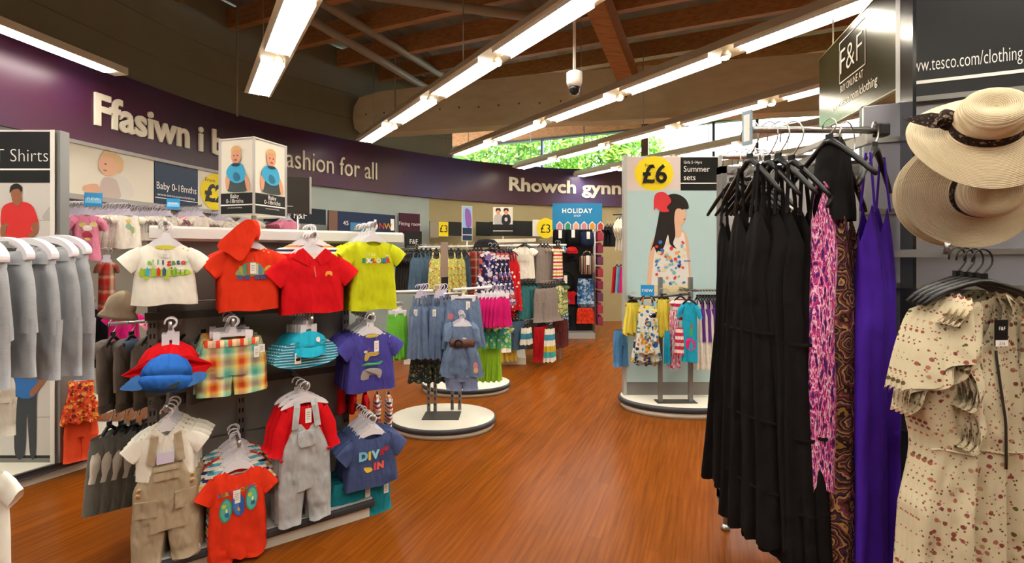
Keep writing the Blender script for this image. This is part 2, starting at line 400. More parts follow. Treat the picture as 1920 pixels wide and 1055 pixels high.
hd = wbox(MB(), -1.2, wpt(1204), -.12, 0, 4.62, 5.0); struct('window_header', hd, BEAM)
fr = MB(); frm = M('window_frame_grey', '#4a5157', .4, .3); px_m = [846, 1015, 1338, 1420, 1560, 1700]
for px in px_m: u = wpt(px); wbox(fr, u-.03, u+.03, .02, .14, 3.42, 4.66)
wbox(fr, -.6, WL, .0, .16, 3.42, 3.5); wbox(fr, -.6, WL, .0, .16, 4.58, 4.68)
win = struct('window_1', fr, frm)
ps = MB(); u = wpt(1209); wbox(ps, u-.08, u+.08, -.05, .16, 3.3, 4.8); struct('window_post', ps, wood('dark_post', '#4a3018', '#5f3f22'))
gl, t, N, L, b = nt('window_glass'); tr_ = N.new('ShaderNodeBsdfTransparent'); gs = N.new('ShaderNodeBsdfGlossy'); gs.inputs['Roughness'].default_value = .02
mx = N.new('ShaderNodeMixShader'); mx.inputs[0].default_value = .07; L.new(tr_.outputs[0], mx.inputs[1]); L.new(gs.outputs[0], mx.inputs[2]); L.new(mx.outputs[0], N['Material Output'].inputs[0])
edges = [846, 1015, 1209, 1338, 1420, 1560, 1700]
for a, b_ in zip(edges, edges[1:]):
    g_ = wbox(MB(), wpt(a)+.03, wpt(b_)-.03, .07, .076, 3.5, 4.58); o = mk('window_pane', g_, gl, parent=win)
# ---- trees outside the window
random.seed(4)
LEAFY = M('leaf_green', '#7fae2e', .6); LEAFD = M('leaf_dark_green', '#4f8a1f', .6); BARK = M('bark', '#4d3b28', .9)
def tree(c, r, n, seed, label):
    rnd = random.Random(seed); mb = MB()
    for i in range(n):
        v = Vector((rnd.gauss(0,1), rnd.gauss(0,1), rnd.gauss(0,1))).normalized() * r * rnd.uniform(.55, 1.05)
        v.z *= .95; q = Vector(c) + v; sz = rnd.uniform(.07, .16); a = Vector((rnd.uniform(-1,1), rnd.uniform(-1,1), rnd.uniform(-1,1))).normalized(); b2 = a.orthogonal().normalized()
        mb.add([q - a*sz, q - b2*sz*.6, q + a*sz, q + b2*sz*.6], [(0,1,2,3)], rnd.random() < .4)
    e = empty('tree', (c[0], c[1], -.2), 0, label, 'tree', None)
    o = mk('crown', MB(), [LEAFY]); bpy.data.objects.remove(o)
    mb.v = [(x-c[0], y-c[1], z+.2) for x, y, z in mb.v]
    mk('crown', mb, [LEAFY, LEAFD], parent=e); mk('trunk', MB().tube([(0,0,0), (.05,.02,c[2]*.5), (0,0,c[2]-r*.3)], [.2,.16,.1], 8), BARK, parent=e)
for (x, D, z, r, n, s, lab) in ((845, 19.5, 5.4, 1.7, 2600, 1, 'leafy green tree outside the window beside the wall end'), (935, 21, 5.9, 1.9, 3000, 2, 'leafy green tree outside, behind the first window pane'),
                       (1030, 20, 5.8, 1.8, 3000, 3, 'leafy green tree outside, behind the first window bar'), (1120, 22, 6.2, 2.0, 3000, 4, 'leafy green tree outside, behind the second window pane'),
                       (1190, 20.5, 5.6, 1.5, 2200, 5, 'leafy green tree outside beside the brown window post')):
    tree(((x-CX)/F*D, D, z), r, n, s, lab)

# ================================================================== LAMPS
m, t, N, L, b = nt('fluorescent_diffuser'); em = N.new('ShaderNodeEmission'); em.inputs[0].default_value = LAMP_COLOR + (1,); em.inputs[1].default_value = LAMP_STRENGTH
L.new(em.outputs[0], N['Material Output'].inputs[0]); DIFF = m
m, t, N, L, b = nt('spot_bulb'); em = N.new('ShaderNodeEmission'); em.inputs[0].default_value = (1, .78, .45, 1); em.inputs[1].default_value = 45
L.new(em.outputs[0], N['Material Output'].inputs[0]); BULB = m
HOUS = M('lamp_housing', '#ddd0b4', .45, .2); ZL = 3.3
rows = [(-1.0, 4.1, 5, 'row of strip lights passing over the grey jersey shorts', 0), (.66, 5.94, 7, 'short strip light row ending high above the baby clothes stand', 0), (2.31, 7.43, 8, 'strip light row ending in front of the word all on the fascia', 0),
        (3.96, 7.47, 8, 'strip light row passing behind the security camera', 0), (5.61, 7.9, 8, 'strip light row ending above the far lettering of the fascia', 0),
        (7.26, 7.9, 8, 'strip light row in front of the bright window panes', 0), (8.9, 7.4, 7, 'strip light row nearest the right end of the windows', 0)]
for q, p1, n_, lab, _ in rows:
    o0 = D2*q; e = empty('strip_light_row', (o0.x, o0.y, ZL), math.atan2(D1.y, D1.x), lab, 'strip light', 'strip lights under the roof')
    L0 = p1 - 1.3*n_; h = MB()
    h.add([(x, y, z) for x in (L0, p1+.06) for y, z in ((-.135, .012), (.135, .012), (.08, .11), (-.08, .11))], [(0,1,2,3),(7,6,5,4),(0,4,5,1),(1,5,6,2),(2,6,7,3),(3,7,4,0)])
    mk('housing', h, HOUS, parent=e)
    for k in range(n_):
        c = p1 - .54 - 1.3*k
        d = MB().box(c-.52, c+.52, -.1, .1, -.002, .011); mk('diffuser', d, DIFF, parent=e)
        if k < 7:
            lv = MB()                                       # louvre blades under the tubes
            for i in range(25): lv.box(c-.5+i*.0416, c-.497+i*.0416, -.098, .098, -.016, -.003)
            for y in (-.102, 0, .102): lv.box(c-.53, c+.53, y-.002, y+.002, -.02, .012)
            mk('louvre', lv, WHITE, parent=e)
        sp = MB().lathe([(.0,-.06),(.03,-.056),(.042,-.038)], 10, (c-.65, .03 if k % 2 else -.03, 0), 0)
        mk('spot_bulb', sp, BULB, parent=e)
        s2 = MB().lathe([(.046,-.042),(.048,-.02),(.026,.014)], 12, (c-.65, .03 if k % 2 else -.03, 0)); mk('spot_holder', s2, HOUS, parent=e)
    for c in (p1-.4, p1-3.2, p1-6):
        mk('suspension_wire', MB().tube([(c, 0, .1), (c, 0, 1.4)], .006, 5), STEEL, parent=e)
s0, s1 = .3, wall_s(140)
wl = wall_strip(3.33, 3.40, .34, .5, 0, s1+.12); e = tag(mk('wall_washer_light', wl, HOUS), 'long thin strip light along the top of the purple fascia', 'strip light')
mk('diffuser', wall_strip(3.318, 3.329, .36, .48, .2, s1), DIFF, parent=e)
# ---- dome security camera
cb = P(1077, 155, 4.0); e = empty('security_camera', (cb.x, cb.y, 2.8), 0, 'white dome security camera hanging on a pole from the roof', 'camera')
zc = cb.z - 2.8
mk('housing', MB().lathe([(.051,-.04),(.066,.0),(.068,.08),(.058,.088),(.014,.092)], 24, (0,0,zc)), WHITE, parent=e)
mk('dome', MB().lathe([(.0,-.105),(.02,-.102),(.037,-.088),(.046,-.06),(.048,-.04)], 24, (0,0,zc)), M('smoked_dome', '#1d1b1a', .1), parent=e)
mk('pole', MB().tube([(0,0,zc+.09), (0,0,4.98-2.8)], .014, 10), WHITE, parent=e)

# ================================================================== CLOTHES
class Garm(MB):
    surf = None
def lerpc(ctrl, z):
    if z >= ctrl[0][0]: return ctrl[0][1]
    for (a, wa), (b, wb) in zip(ctrl, ctrl[1:]):
        if z >= b: return wa + (wb-wa)*(a-z)/(a-b) if a != b else wb
    return ctrl[-1][1]
def torso(g, ctrl, neck=.05, nd=.03, slope=.02, depth=.02, fold=(4, .006), seed=0, ns=20, nv=14, mi=0, hem=0, top=None, mback=None, z0=0, y0=0, bnd=None):
    """front and back sheets of a hanging garment; ctrl = [(z, half width)...]; top = list of (s, z) for strap tops"""
    sh = ctrl[0][1]; H = -ctrl[-1][0]; rnd = random.Random(seed); ph = [rnd.uniform(0, 6.3) for _ in range(6)]
    def ztop(s, back=False):
        if top:
            a = abs(s)
            for (s0_, z0_), (s1_, z1_) in zip(top, top[1:]):
                if a <= s1_: return z0_ + (z1_-z0_)*(a-s0_)/(s1_-s0_+1e-9)
            return top[-1][1]
        x = abs(s)*sh
        if x < neck: return -(nd if not back else (bnd if bnd is not None else nd*.3))*math.sqrt(max(0, 1-(x/neck)**2))
        return -(x-neck)/max(sh-neck, 1e-6)*slope
    def wav(s, v, side):
        n, a = fold; v_ = min(1, max(0, v)); q = v_**.8
        return a*.9*(.35+.65*q)*noise.noise((s*2.6+seed*1.7, v*3.2+side*9.1, seed*.37)) + a*q*(math.sin(n*math.pi*(s+1)*.5 + ph[side] + .8*math.sin(2.2*v_+ph[2])) + .6*math.sin(n*1.7*math.pi*(s+1)*.5 + ph[3+side] + 1.3*v_))
    def pt(s, v, back=False):
        zt = ztop(s, back); zb = -H + hem*(math.sin(fold[0]*math.pi*(s+1)*.5+ph[0]+1.4))
        z = zt + (zb-zt)*v; x = (sh if v == 0 and not top else lerpc(ctrl, z))*s
        nk = abs(s)*sh < neck and not top
        rm = min(1, v*5)**.5 if not nk else .55 + .45*min(1, v*5)
        if top: rm = .35 + .65*min(1, v*5)
        e = max(0, 1-abs(s)**3)**.5
        y = depth*rm*e; wv = wav(s, v, 1 if back else 0)*e
        if back: return (x, y0 + max(y + wv, -.3*depth), z0 + z)
        return (x, y0 - y + wv if False else y0 - max(y + wv, -.3*depth), z0 + z)
    base = len(g.v)
    for side in (False, True):
        vs = [pt(-1+2*i/ns, j/nv, side) for j in range(nv+1) for i in range(ns+1)]
        fs = []
        for j in range(nv):
            for i in range(ns):
                a = j*(ns+1)+i; q = (a, a+ns+1, a+ns+2, a+1); fs.append(q if not side else q[::-1])
        g.add(vs, fs, (mback if mback is not None and side else mi), True)
    def surf(x, z, off=.003):
        z -= z0
        hw = lerpc(ctrl, z); s = max(-.98, min(.98, x/hw)); zt = ztop(s); v = max(.02, min(1, (z-zt)/(-H-zt)))
        p = pt(s, v); return (x, p[1]-off, z+z0)
    g.surf = surf; return g
def limb(g, pts, w, d, mi=0, n=12, fold=.004, seed=0, cuff=None):
    """flattened cloth tube along a path in the xz plane"""
    rnd = random.Random(seed); ph = rnd.uniform(0, 6)
    pts = [Vector(p) for p in pts]; k = len(pts); vs = []
    for i, p in enumerate(pts):
        t = (pts[min(i+1,k-1)] - pts[max(i-1,0)]); t.y = 0; t.normalize(); u = Vector((-t.z, 0, t.x))
        for j in range(n):
            a = 2*math.pi*j/n; ww = w[i] if isinstance(w, (list, tuple)) else w; dd = d[i] if isinstance(d, (list, tuple)) else d
            wr = fold*math.sin(3*a + ph + i*.9)*math.sin(a)
            vs.append(p + u*ww*math.cos(a) + Vector((0, 1, 0))*(dd*math.sin(a) + wr))
    fs = [(i*n+j, i*n+(j+1)%n, (i+1)*n+(j+1)%n, (i+1)*n+j) for i in range(k-1) for j in range(n)]
    g.add(vs, fs, mi, True)
    i = k-1; c = pts[i] - (pts[i]-pts[i-1]).normalized()*.004     # a shallow inner lip so the opening reads dark, not hollow
    g.add([c + (vs[i*n+j]-pts[i])*.8 for j in range(n)] + [vs[i*n+j] for j in range(n)], [tuple(range(n))] + [(j, (j+1)%n, n+(j+1)%n, n+j) for j in range(n)], mi, False)
    return g
def tee(S, H, sl=.34, cuff=.125, drop=.30, fold=(3, .006), seed=0, nd=.07, hemw=.37, nv=12, ns=16, mats=1, slv=True, depth=.022, neck=.16, sh=.29):
    g = Garm(); torso(g, [(0, sh*S), (-.16*H, .30*S), (-.55*H, .335*S), (-H, hemw*S)], neck*S, nd*S, .07*S, depth, fold, seed, ns, nv, hem=.004)
    for sd in (-1, 1):
        a = Vector((sd*(sh-.06)*S, 0, -.165*S)); b = Vector((sd*(.5-cuff*.55)*S, -.004, -drop*S))
        limb(g, [a, a.lerp(b, .5)+Vector((0,0,.012*S)), b], [.125*S, .13*S, cuff*S], [.012, .014, .012], 0, 12, .004, seed+sd)
    return g
def longsleeve(S, H, reach=.5, drop=.62, cuff=.075, seed=0, hemw=.30, fold=(3, .006), nv=12, ns=14):
    g = Garm(); torso(g, [(0, .26*S), (-.16*H, .265*S), (-.6*H, .285*S), (-H, hemw*S)], .13*S, .06*S, .06*S, .02, fold, seed, ns, nv, hem=.004)
    for sd in (-1, 1):
        a = Vector((sd*.21*S, 0, -.13*S)); b = Vector((sd*(reach-cuff)*S, -.012, -drop*S)); m_ = a.lerp(b, .45) + Vector((sd*.03*S, -.008, .02*S))
        limb(g, [a, m_, a.lerp(b, .8), b], [.105*S, .1*S, .085*S, cuff*S], [.013, .016, .015, .013], 0, 12, .005, seed+sd)
    return g
def trousers(Wd, H, waist=.42, crotch=.4, leg=.24, flare=.27, seed=0, bandmi=0, fold=(5, .006), gap=.03, nv=8):
    g = Garm(); cz = -crotch*H
    torso(g, [(0, waist*Wd), (-.06*H, (waist+.01)*Wd), (-.5*crotch*H, .47*Wd), (cz*1.08, .5*Wd)], waist*Wd*.98, .004, .002, .022, fold, seed, 18, nv, mi=0)
    for sd in (-1, 1):
        a = Vector((sd*.235*Wd, 0, cz*.9)); b = Vector((sd*(.24+gap)*Wd, -.004, -H))
        limb(g, [a, a.lerp(b, .35), a.lerp(b, .7), b], [.255*Wd, .25*Wd, (leg+flare)/2*Wd, flare*Wd], [.022, .021, .02, .019], 0, 14, .006, seed+sd)
    return g
def flare(Wt, Wb, H, strap=0, seed=0, fold=(6, .012), depth=.025, nv=14, ns=24, hem=.008, top=None, waist=None, mi=0, cx=0):
    """skirt or strappy dress; strap > 0 adds two shoulder straps above the bodice"""
    g = Garm(); ctrl = [(0, Wt/2)]
    if waist: ctrl.append((-waist[0]*H, waist[1]/2))
    ctrl += [(-H*.6 if not waist or waist[0] < .55 else -H*.8, Wt/2*.45 + Wb/2*.55), (-H, Wb/2)]
    torso(g, ctrl, Wt/2*.97, .006, .003, depth, fold, seed, ns, nv, mi=mi, hem=hem, top=top, z0=-strap)
    if strap:
        tz = top[1][1] if top and len(top) > 1 else 0
        for sd in (-1, 1):
            for y in (-.012, .012):
                g.bar((sd*Wt*.30, y, -strap+tz-.01), (sd*Wt*.24, y*.3, .004), .016, .004, mi, up=(0, 1, 0))
    return g
# ---- hangers: origin at the garment's neck, hook rising above it
def hanger_mesh(wd, kind, hook=.055):
    mb = MB()
    if kind == 'baby':                                         # flat moulded yoke
        mb.prism(blob([(-wd*.34,-.028),(-wd*.27,.002),(-wd*.12,.026),(-.014,.034),(-.012,.05),(.012,.05),(.014,.034),(wd*.12,.026),(wd*.27,.002),(wd*.34,-.028),(wd*.2,-.016),(0,-.006),(-wd*.2,-.016)], 3), -.004, .004, 0)
        hz = .048
    elif kind == 'clip':
        mb.box(-wd*.45, wd*.45, -.005, .005, .004, .022, 0)
        for sd in (-1, 1): mb.box(sd*wd*.38-.014, sd*wd*.38+.014, -.012, .012, -.022, .03, 0)
        mb.prism([(-.02,.02),(.02,.02),(.008,.05),(-.008,.05)], -.004, .004, 0); hz = .048
    elif kind == 'drop':                                       # steep shouldered dress hanger
        pts = [Vector((wd*.5*s, 0, .03 - .15*abs(s)**1.15)) for s in [-1, -.85, -.6, -.3, -.08, .08, .3, .6, .85, 1]]
        mb.tube(pts, [.007, .009, .01, .01, .012, .012, .01, .01, .009, .007], 6, 0); mb.box(-.012, .012, -.005, .005, .02, .05, 0); hz = .045
    else:
        pts = [Vector((wd*.5*s, 0, -.028 + .055*(1-abs(s)**1.4) - .03*max(0, abs(s)-.8)*2)) for s in [-1, -.85, -.6, -.3, -.08, .08, .3, .6, .85, 1]]
        mb.tube(pts, [.006, .008, .009, .009, .011, .011, .009, .009, .008, .006], 6, 0); mb.box(-.012, .012, -.005, .005, .02, .05, 0); hz = .045
    r = hook*.42; c = Vector((0, 0, hz + hook - r))
    pts = [Vector((0, 0, hz-.005)), Vector((r*.2, 0, hz+.006))] + [c + Vector((math.cos(a), 0, math.sin(a)))*r for a in [R(-50 + 24*i) for i in range(11)]]
    mb.tube(pts, .0035 if kind not in ('adult', 'drop') else .0025, 6, 1); return mb, hz + hook
_hg = {}
def hanger(loc, rz, wd, kind, label, group=None, mats=None, hook=.055, name='clothes_hanger'):
    k = (round(wd, 3), kind, hook, str(mats))
    mats = mats or ([WPLAST, WPLAST] if kind == 'baby' else [BLACKP, STEEL])
    if k in _hg and _hg[k].name in bpy.data.objects:
        o = _hg[k].copy(); COL.objects.link(o); o.location = loc; o.rotation_euler = (0, 0, rz); o['label'] = label
        if group: o['group'] = group
        elif 'group' in o: del o['group']
        return o
    mb, h = hanger_mesh(wd, kind, hook)
    o = tag(mk(name, mb, mats, loc=loc, rz=rz), label, 'hanger', group); _hg[k] = o; return o
def swing_tag(g, parent, x, z, w_=.022, h=.05, mat=None, black=False):
    f = g.surf; p = f(x, z, .006); mb = MB().box(x-w_/2, x+w_/2, p[1]-.003, p[1]-.001, z-h, z)
    for i in range(4): mb.box(x-w_*.3, x+w_*(.3-.1*(i % 2)), p[1]-.0036, p[1]-.003, z-h*(.3+.15*i), z-h*(.26+.15*i), 1)
    mb.bar((x, p[1]-.002, z), (x, p[1]+.004, z+.02), .0012, .0012, 1)
    return mk('price_tag', mb, [mat or TAGW, M('tag_ink', '#8b877f', .7)], parent=parent)
def collar(g, S, mat, parent, nd=.07, neck=.16, h=.06, mi=0):
    mb = MB()
    for sd in (-1, 1):
        pts = [(sd*neck*S*1.08, .016*S), (sd*neck*S*.75, .02), (sd*.012*S, -nd*S*1.02), (sd*(.07)*S, -nd*S-h*S*1.5), (sd*(neck+.08)*S, -.07*S)]
        f = lambda x, z: g.surf(x, min(z, -.012), .007)[:2] + (z,)
        top_ = [f(x, z) for x, z in pts]; mb.add(top_, [tuple(range(5))], 0); mb.add([(x, y+.004, z) for x, y, z in top_], [tuple(range(4, -1, -1))], 0)
        mb.add(top_ + [(x, y+.004, z) for x, y, z in top_], [(i, (i+1)%5, (i+1)%5+5, i+5) for i in range(5)], 0)
    return mk('collar', mb, mat, parent=parent)
def decal(g, parent, shapes, name='printed_motif', off=.003):
    """flat printed shapes following the cloth: [(points, material), ...]"""
    mats = []; mb = MB()
    for i, (pts, mt_) in enumerate(shapes):
        if mt_ not in mats: mats.append(mt_)
        mb.map(pts, lambda x, z: g.surf(x, z, off + .0004*i), mats.index(mt_))
    return mk(name, mb, mats, parent=parent)
def letters(g, parent, words, name='printed_word', off=.0035):
    mats = []; mb = MB()
    for t, x, z, size, mt_, bold in words:
        if mt_ not in mats: mats.append(mt_)
        mb.text(t, x, z, size, fn=lambda a, b: g.surf(a, b, off), mi=mats.index(mt_), bold=bold)
    return mk(name, mb, mats, parent=parent)
def kscale(px, Dp, ang):                                       # metres per pixel along a garment turned by ang, seen at column px
    r = (px-CX)/F; return Dp/F/max(.2, math.cos(ang) - r*math.sin(ang))
def fit(box, D, yaw):
    """pixel box of a hanging garment -> neck point, span, height"""
    x0, y0, x1, y1 = box; xc = (x0+x1)/2
    return P(xc, y0, D), (x1-x0)*kscale(xc, D, R(yaw)), (y1-y0)*D/F, R(yaw)
def put(name, g, mats, box, D, yaw, label, cat, group=None, hang=None, hl=None, hg=None, hm=None, hook=.055, hw=None):
    p, S, H, rz = fit(box, D, yaw)
    o = tag(mk(name, g, mats, loc=p, rz=rz, merge=True), label, cat, group)
    if hang: hanger(p, rz, hw or S*.62, hang, hl or 'hanger holding the ' + label[:60], hg, hm, hook)
    return o
def behind(o, n, step, label, group, hang=None, hl=None, hw=.2, hm=None, hook=.055, jit=.006, hgroup=None, mats=None, seed=1):
    """n more of the same garment hung behind the first one"""
    rnd = random.Random(seed); out = []
    for i in range(1, n+1):
        p = Vector(o.location) + Vector(step)*i + Vector((rnd.uniform(-jit, jit), rnd.uniform(-jit, jit)*.4, rnd.uniform(-jit, jit)))
        c = o.copy(); COL.objects.link(c); c.location = p; c['label'] = label; c['group'] = group; c.rotation_euler = (0, 0, o.rotation_euler[2] + rnd.uniform(-.05, .05)); out.append(c)
        if hang: hanger(p, c.rotation_euler[2], hw, hang, hl, hgroup or group + ' hangers', hm, hook)
    return out

# ================================================================== BABY CLOTHES STAND (front)
GB = Vector((-.85, 2.69, 0))
def gD(px, ly=0):
    r = (px-CX)/F; b = GB + D1*ly; t_ = (r*b.y-b.x)/(D2.x-r*D2.y); return b.y + t_*D2.y
def gloc(px, py, ly=0):
    """local (x, z) on the stand's plane local y = ly"""
    r = (px-CX)/F; b = GB + D1*ly; t_ = (r*b.y-b.x)/(D2.x-r*D2.y); return t_, EYE + (HY-py)/F*(b.y+t_*D2.y)
YAW = math.degrees(ANG)
st = empty('clothes_stand', GB, ANG, 'grey slotted clothes stand of baby wear on a white base with dark bumper', 'display stand')
XL, XR = -1.0, .06
mb = MB().box(XL, XR, .0, .86, .065, .11); mk('base_top', mb, GREYL, parent=st, bevel=.006)
mk('plinth', MB().box(XL+.015, XR-.015, .015, .845, 0, .065), CREAM, parent=st)
mk('bumper', MB().box(XL-.012, XR+.012, -.014, .874, .062, .105), BUMP, parent=st, bevel=.012)
PANM = M('stand_back_panel', '#918e87', .5, .2)
for i, z in enumerate((.12, .5, .88, 1.26)):
    mk('back_panel', MB().box(XL+.03, XR-.03, .40, .46, z, z+.372), PANM, parent=st, bevel=.004)
for x in (XL+.03, -.57, XR-.05):
    u = MB().box(x-.02, x+.02, .375, .48, .11, 1.66)
    for k in range(26): u.box(x-.012, x-.004, .3742, .3755, .16+k*.057, .185+k*.057, 1); u.box(x+.004, x+.012, .3742, .3755, .16+k*.057, .185+k*.057, 1)
    mk('upright', u, [M('upright_grey', '#7d7b76', .4, .4), BLACK], parent=st)
for z in (.80, 1.19, 1.6):
    mk('cross_bar', MB().box(XL, XR+.0, .345, .37, z-.02, z+.02), DARKM if z < 1.5 else WHITE, parent=st)
mk('top_board', MB().box(XL+.02, XR+.3, .30, .72, 1.632, 1.655), WHITE, parent=st, bevel=.004)
mk('top_rail', MB().box(XL+.02, XR+.3, .285, .30, 1.59, 1.645), M('rail_white', '#dedbd6', .35, .2), parent=st, bevel=.003)
def arm(x, z, ly=-.04, m_=STEEL):
    mk('hook_arm', MB().bar((x, .36, z), (x, ly, z), .012, .024).tube([(x, ly, z-.004), (x, ly-.012, z+.004), (x, ly-.014, z+.03)], .008, 8), m_, parent=st)

def front(px, ytop, ybot, span, ly=0):
    D = gD(px, ly); return (px-span/2, ytop, px+span/2, ybot), D
HOOKH = .1
def shirt_stack(o, px, ytop, ly, n, lab, grp, S, kind='baby', hlab='', hgrp='', step=.034, jit=.006, hm=None, seed=1):
    D = gD(px, ly); x, z = gloc(px, ytop, ly); arm(x, z + HOOKH - .014, ly-.02)
    hanger(o.location, o.rotation_euler[2], S, kind, hlab, None, hm)
    behind(o, n, D1*step, lab, grp, kind, hlab and 'hanger in the row behind ' + hlab.split(' holding ')[-1], S, hm, jit=jit, hgroup=hgrp, seed=seed)
def mt(k, c, **a): return cloth(k, c, **a)
RED = mt('red_jersey', '#d9121b'); ORG = mt('orange_red_jersey', '#e8391c'); LIME = mt('lime_jersey', '#c9cf1c'); WHT = mt('white_jersey', '#ece7d8', var=.06)
PUR = mt('violet_blue_jersey', '#4a4596'); NAVY = mt('navy_marl_jersey', '#3d4a72', kind='heather', cols=('#4c5a84',)); TEAL = mt('teal_jersey', '#1d7f8c'); TURQ = mt('turquoise_cotton', '#25a9c4', wr=.7)
def ink(h): return M('ink_' + h.strip('#'), h, .7)
# ---- row 1: white T-shirt with crocodile
bx, D = front(310, 457, 566, 172); p, S, H, rz = fit(bx, D, YAW)
g = tee(S, H*1.04, seed=1); o = put('baby_t_shirt', g, [WHT], bx, D, YAW, 'white baby T-shirt with a patchwork crocodile print, front of its hook', 't-shirt')
u = S
cro = [(blob([(-.27*u,-.36*u),(-.2*u,-.33*u),(.0*u,-.345*u),(.2*u,-.345*u),(.27*u,-.36*u),(.27*u,-.41*u),(.05*u,-.43*u),(-.22*u,-.44*u),(-.28*u,-.41*u)]), ink('#b7cf2c'))]
for i, c in enumerate(('#a8c73a','#3fb3c4','#9fd04a','#d7382a','#3c5a86','#c5d54b','#8fbf4a')):
    x = (-.25+.06*i)*u; cro.append(([(x-.02*u,-.43*u),(x+.02*u,-.43*u),(x+.02*u,-.345*u),(x,-.31*u),(x-.02*u,-.345*u)], ink(c)))
for i in range(4): cro.append((rect((.06+.05*i)*u, (.075+.05*i)*u, -.42*u, -.35*u), ink('#6aa33a')))
for x in (-.2, .02): cro.append((rect((x-.025)*u, (x+.025)*u, -.47*u, -.435*u), ink('#b7cf2c')))
cro.append((ell(.07*u, -.325*u, .012*u, .012*u), ink('#3c5a86')))
decal(g, o, cro)
letters(g, o, [(c, (-.19+.052*i)*u, -.275*u, .085*u, ink(h), .002) for i, (c, h) in enumerate(zip('alligator', ('#7cc23e','#9fd08a','#8fc49a','#35507e','#cf3b2a','#4f9f5e','#35507e','#cf3b2a','#8fc49a')))])
decal(g, o, [(ell(0, -.045*u, .11*u, .03*u), ink('#d8d44a')), (ell((.2)*u, -.06*u, .01*u, .01*u), ink('#c9b84a')), (ell((.25)*u, -.085*u, .01*u, .01*u), ink('#c9b84a'))], 'neck_trim')
swing_tag(g, o, -.0*u, -.12*u, .03, .022)
shirt_stack(o, 310, 457, 0, 6, 'plain-looking white baby T-shirt hanging behind the crocodile one', 'white baby T-shirts on one hook', S*.62, hlab='white moulded hanger holding the white crocodile T-shirt', hgrp='hangers of the white T-shirts', seed=3)
for i in range(3):
    c = dup(o, Vector(o.location) + D1*(.25+.035*i) + Vector((-.02, 0, -.01)), None, 'red edged T-shirt at the back of the white T-shirt hook', 'red T-shirts behind the white ones')
    for ch in list(bpy.data.objects):
        if ch.parent == c: bpy.data.objects.remove(ch)
    c.data = c.data.copy(); c.data.materials[0] = RED
# ---- row 1: orange T-shirt with attached turtle and hat on top
bx, D = front(468, 462, 578, 170); p, S, H, rz = fit(bx, D, YAW); g = tee(S, H*1.03, seed=5, hemw=.33)
o = put('baby_t_shirt', g, [ORG], bx, D, YAW, 'orange-red baby T-shirt with a striped tortoise print', 't-shirt'); u = S
tor = [(blob([(-.14*u,-.36*u),(-.12*u,-.27*u),(-.03*u,-.2*u),(.08*u,-.2*u),(.15*u,-.27*u),(.17*u,-.36*u)]), ink('#7f8f5a'))]
for i, c in enumerate(('#b0a04a','#4f8f6a','#c95a3a','#c9b04a','#c9c2a8','#5a7f9a')): x = (-.1+.042*i)*u; tor.append((rect(x-.018*u, x+.02*u, -.35*u, (-.24 if i in (0,5) else -.215)*u), ink(c)))
tor += [(ell((.2)*u, -.27*u, .045*u, .03*u, rot=.6), ink('#c9a04a'))] + [(rect((x-.03)*u, (x+.03)*u, -.41*u, -.355*u), ink('#4a4a7a')) for x in (-.11, -.03, .08, .15)]
decal(g, o, tor); swing_tag(g, o, .03*u, -.2*u, .024, .055)
for i in range(3): decal(g, o, [(ell((.1+.055*i)*u, (-.035-.018*i)*u, .012*u, .012*u, 10), ink('#d9a040'))], 'button')
shirt_stack(o, 468, 462, 0, 6, 'orange-red baby T-shirt hanging behind the tortoise one', 'orange-red baby T-shirts on one hook', S*.6, hlab='white moulded hanger holding the orange tortoise T-shirt', hgrp='hangers of the orange T-shirts', seed=8)
# sun hat clipped over the hook: cone with a flap to one side
hp = P(462, 412, D-.02); hm_ = MB()
hm_.lathe([(.012,.0),(.03,-.004),(.04,-.03),(.042,-.07),(.034,-.1)], 18, (.02,.0,0), 0, 1, .8)
fl = [(-.0,.0),(.03,-.012),(.035,-.09),(-.02,-.2),(-.075,-.17),(-.125,-.13),(-.07,-.06),(-.03,-.02)]
hm_.prism(blob(fl, 4), -.035, -.022, 0); hm_.prism(blob([(x*.95+.004, z*.96-.004) for x, z in fl], 4), .0, .012, 0)
h_ = tag(mk('baby_hood', hm_, [ORG], loc=hp, rz=rz), 'orange-red pointed baby hat draped over the tortoise T-shirt hook', 'hat')
# ---- row 1: red polo
bx, D = front(588, 472, 586, 172, -.02); p, S, H, rz = fit(bx, D, YAW); g = tee(S, H, seed=9, hemw=.34, sl=.3, drop=.32)
o = put('baby_polo_shirt', g, [RED], bx, D, YAW, 'bright red baby polo shirt with small elephant badge', 'polo shirt'); u = S
collar(g, S, RED, o); decal(g, o, [(blob([(.12*u,-.27*u),(.13*u,-.23*u),(.18*u,-.225*u),(.2*u,-.25*u),(.19*u,-.28*u),(.17*u,-.265*u),(.145*u,-.265*u),(.13*u,-.285*u)]), ink('#e8a03a'))], 'badge')
decal(g, o, [(ell(-.0*u, -.045*u, .09*u, .035*u), ink('#e8dccf'))], 'inner_label'); decal(g, o, [([(-.01*u,-.17*u),(.005*u,-.17*u),(.02*u,-.29*u),(.008*u,-.29*u)], ink('#d9665a'))], 'placket')
shirt_stack(o, 588, 472, -.02, 4, 'red baby polo shirt hanging behind the elephant badge one', 'red baby polo shirts on one hook', S*.6, hlab='white moulded hanger holding the red polo shirt', hgrp='hangers of the red polo shirts', seed=11)
STR = mt('striped_red_navy_white', '#e8dfd2', kind='stripe_z', cols=('#ece6dc','#c43a34','#ece6dc','#34385a','#ece6dc','#d9935a'), scale=14)
q, S2, H2, _ = fit((500, 455, 668, 570), gD(588, .14), YAW)
o2 = tag(mk('baby_t_shirt', tee(S2*1.06, H2, seed=12), [STR], loc=q, rz=rz, merge=True), 'red, navy and white striped T-shirt behind the red polo shirt', 't-shirt')
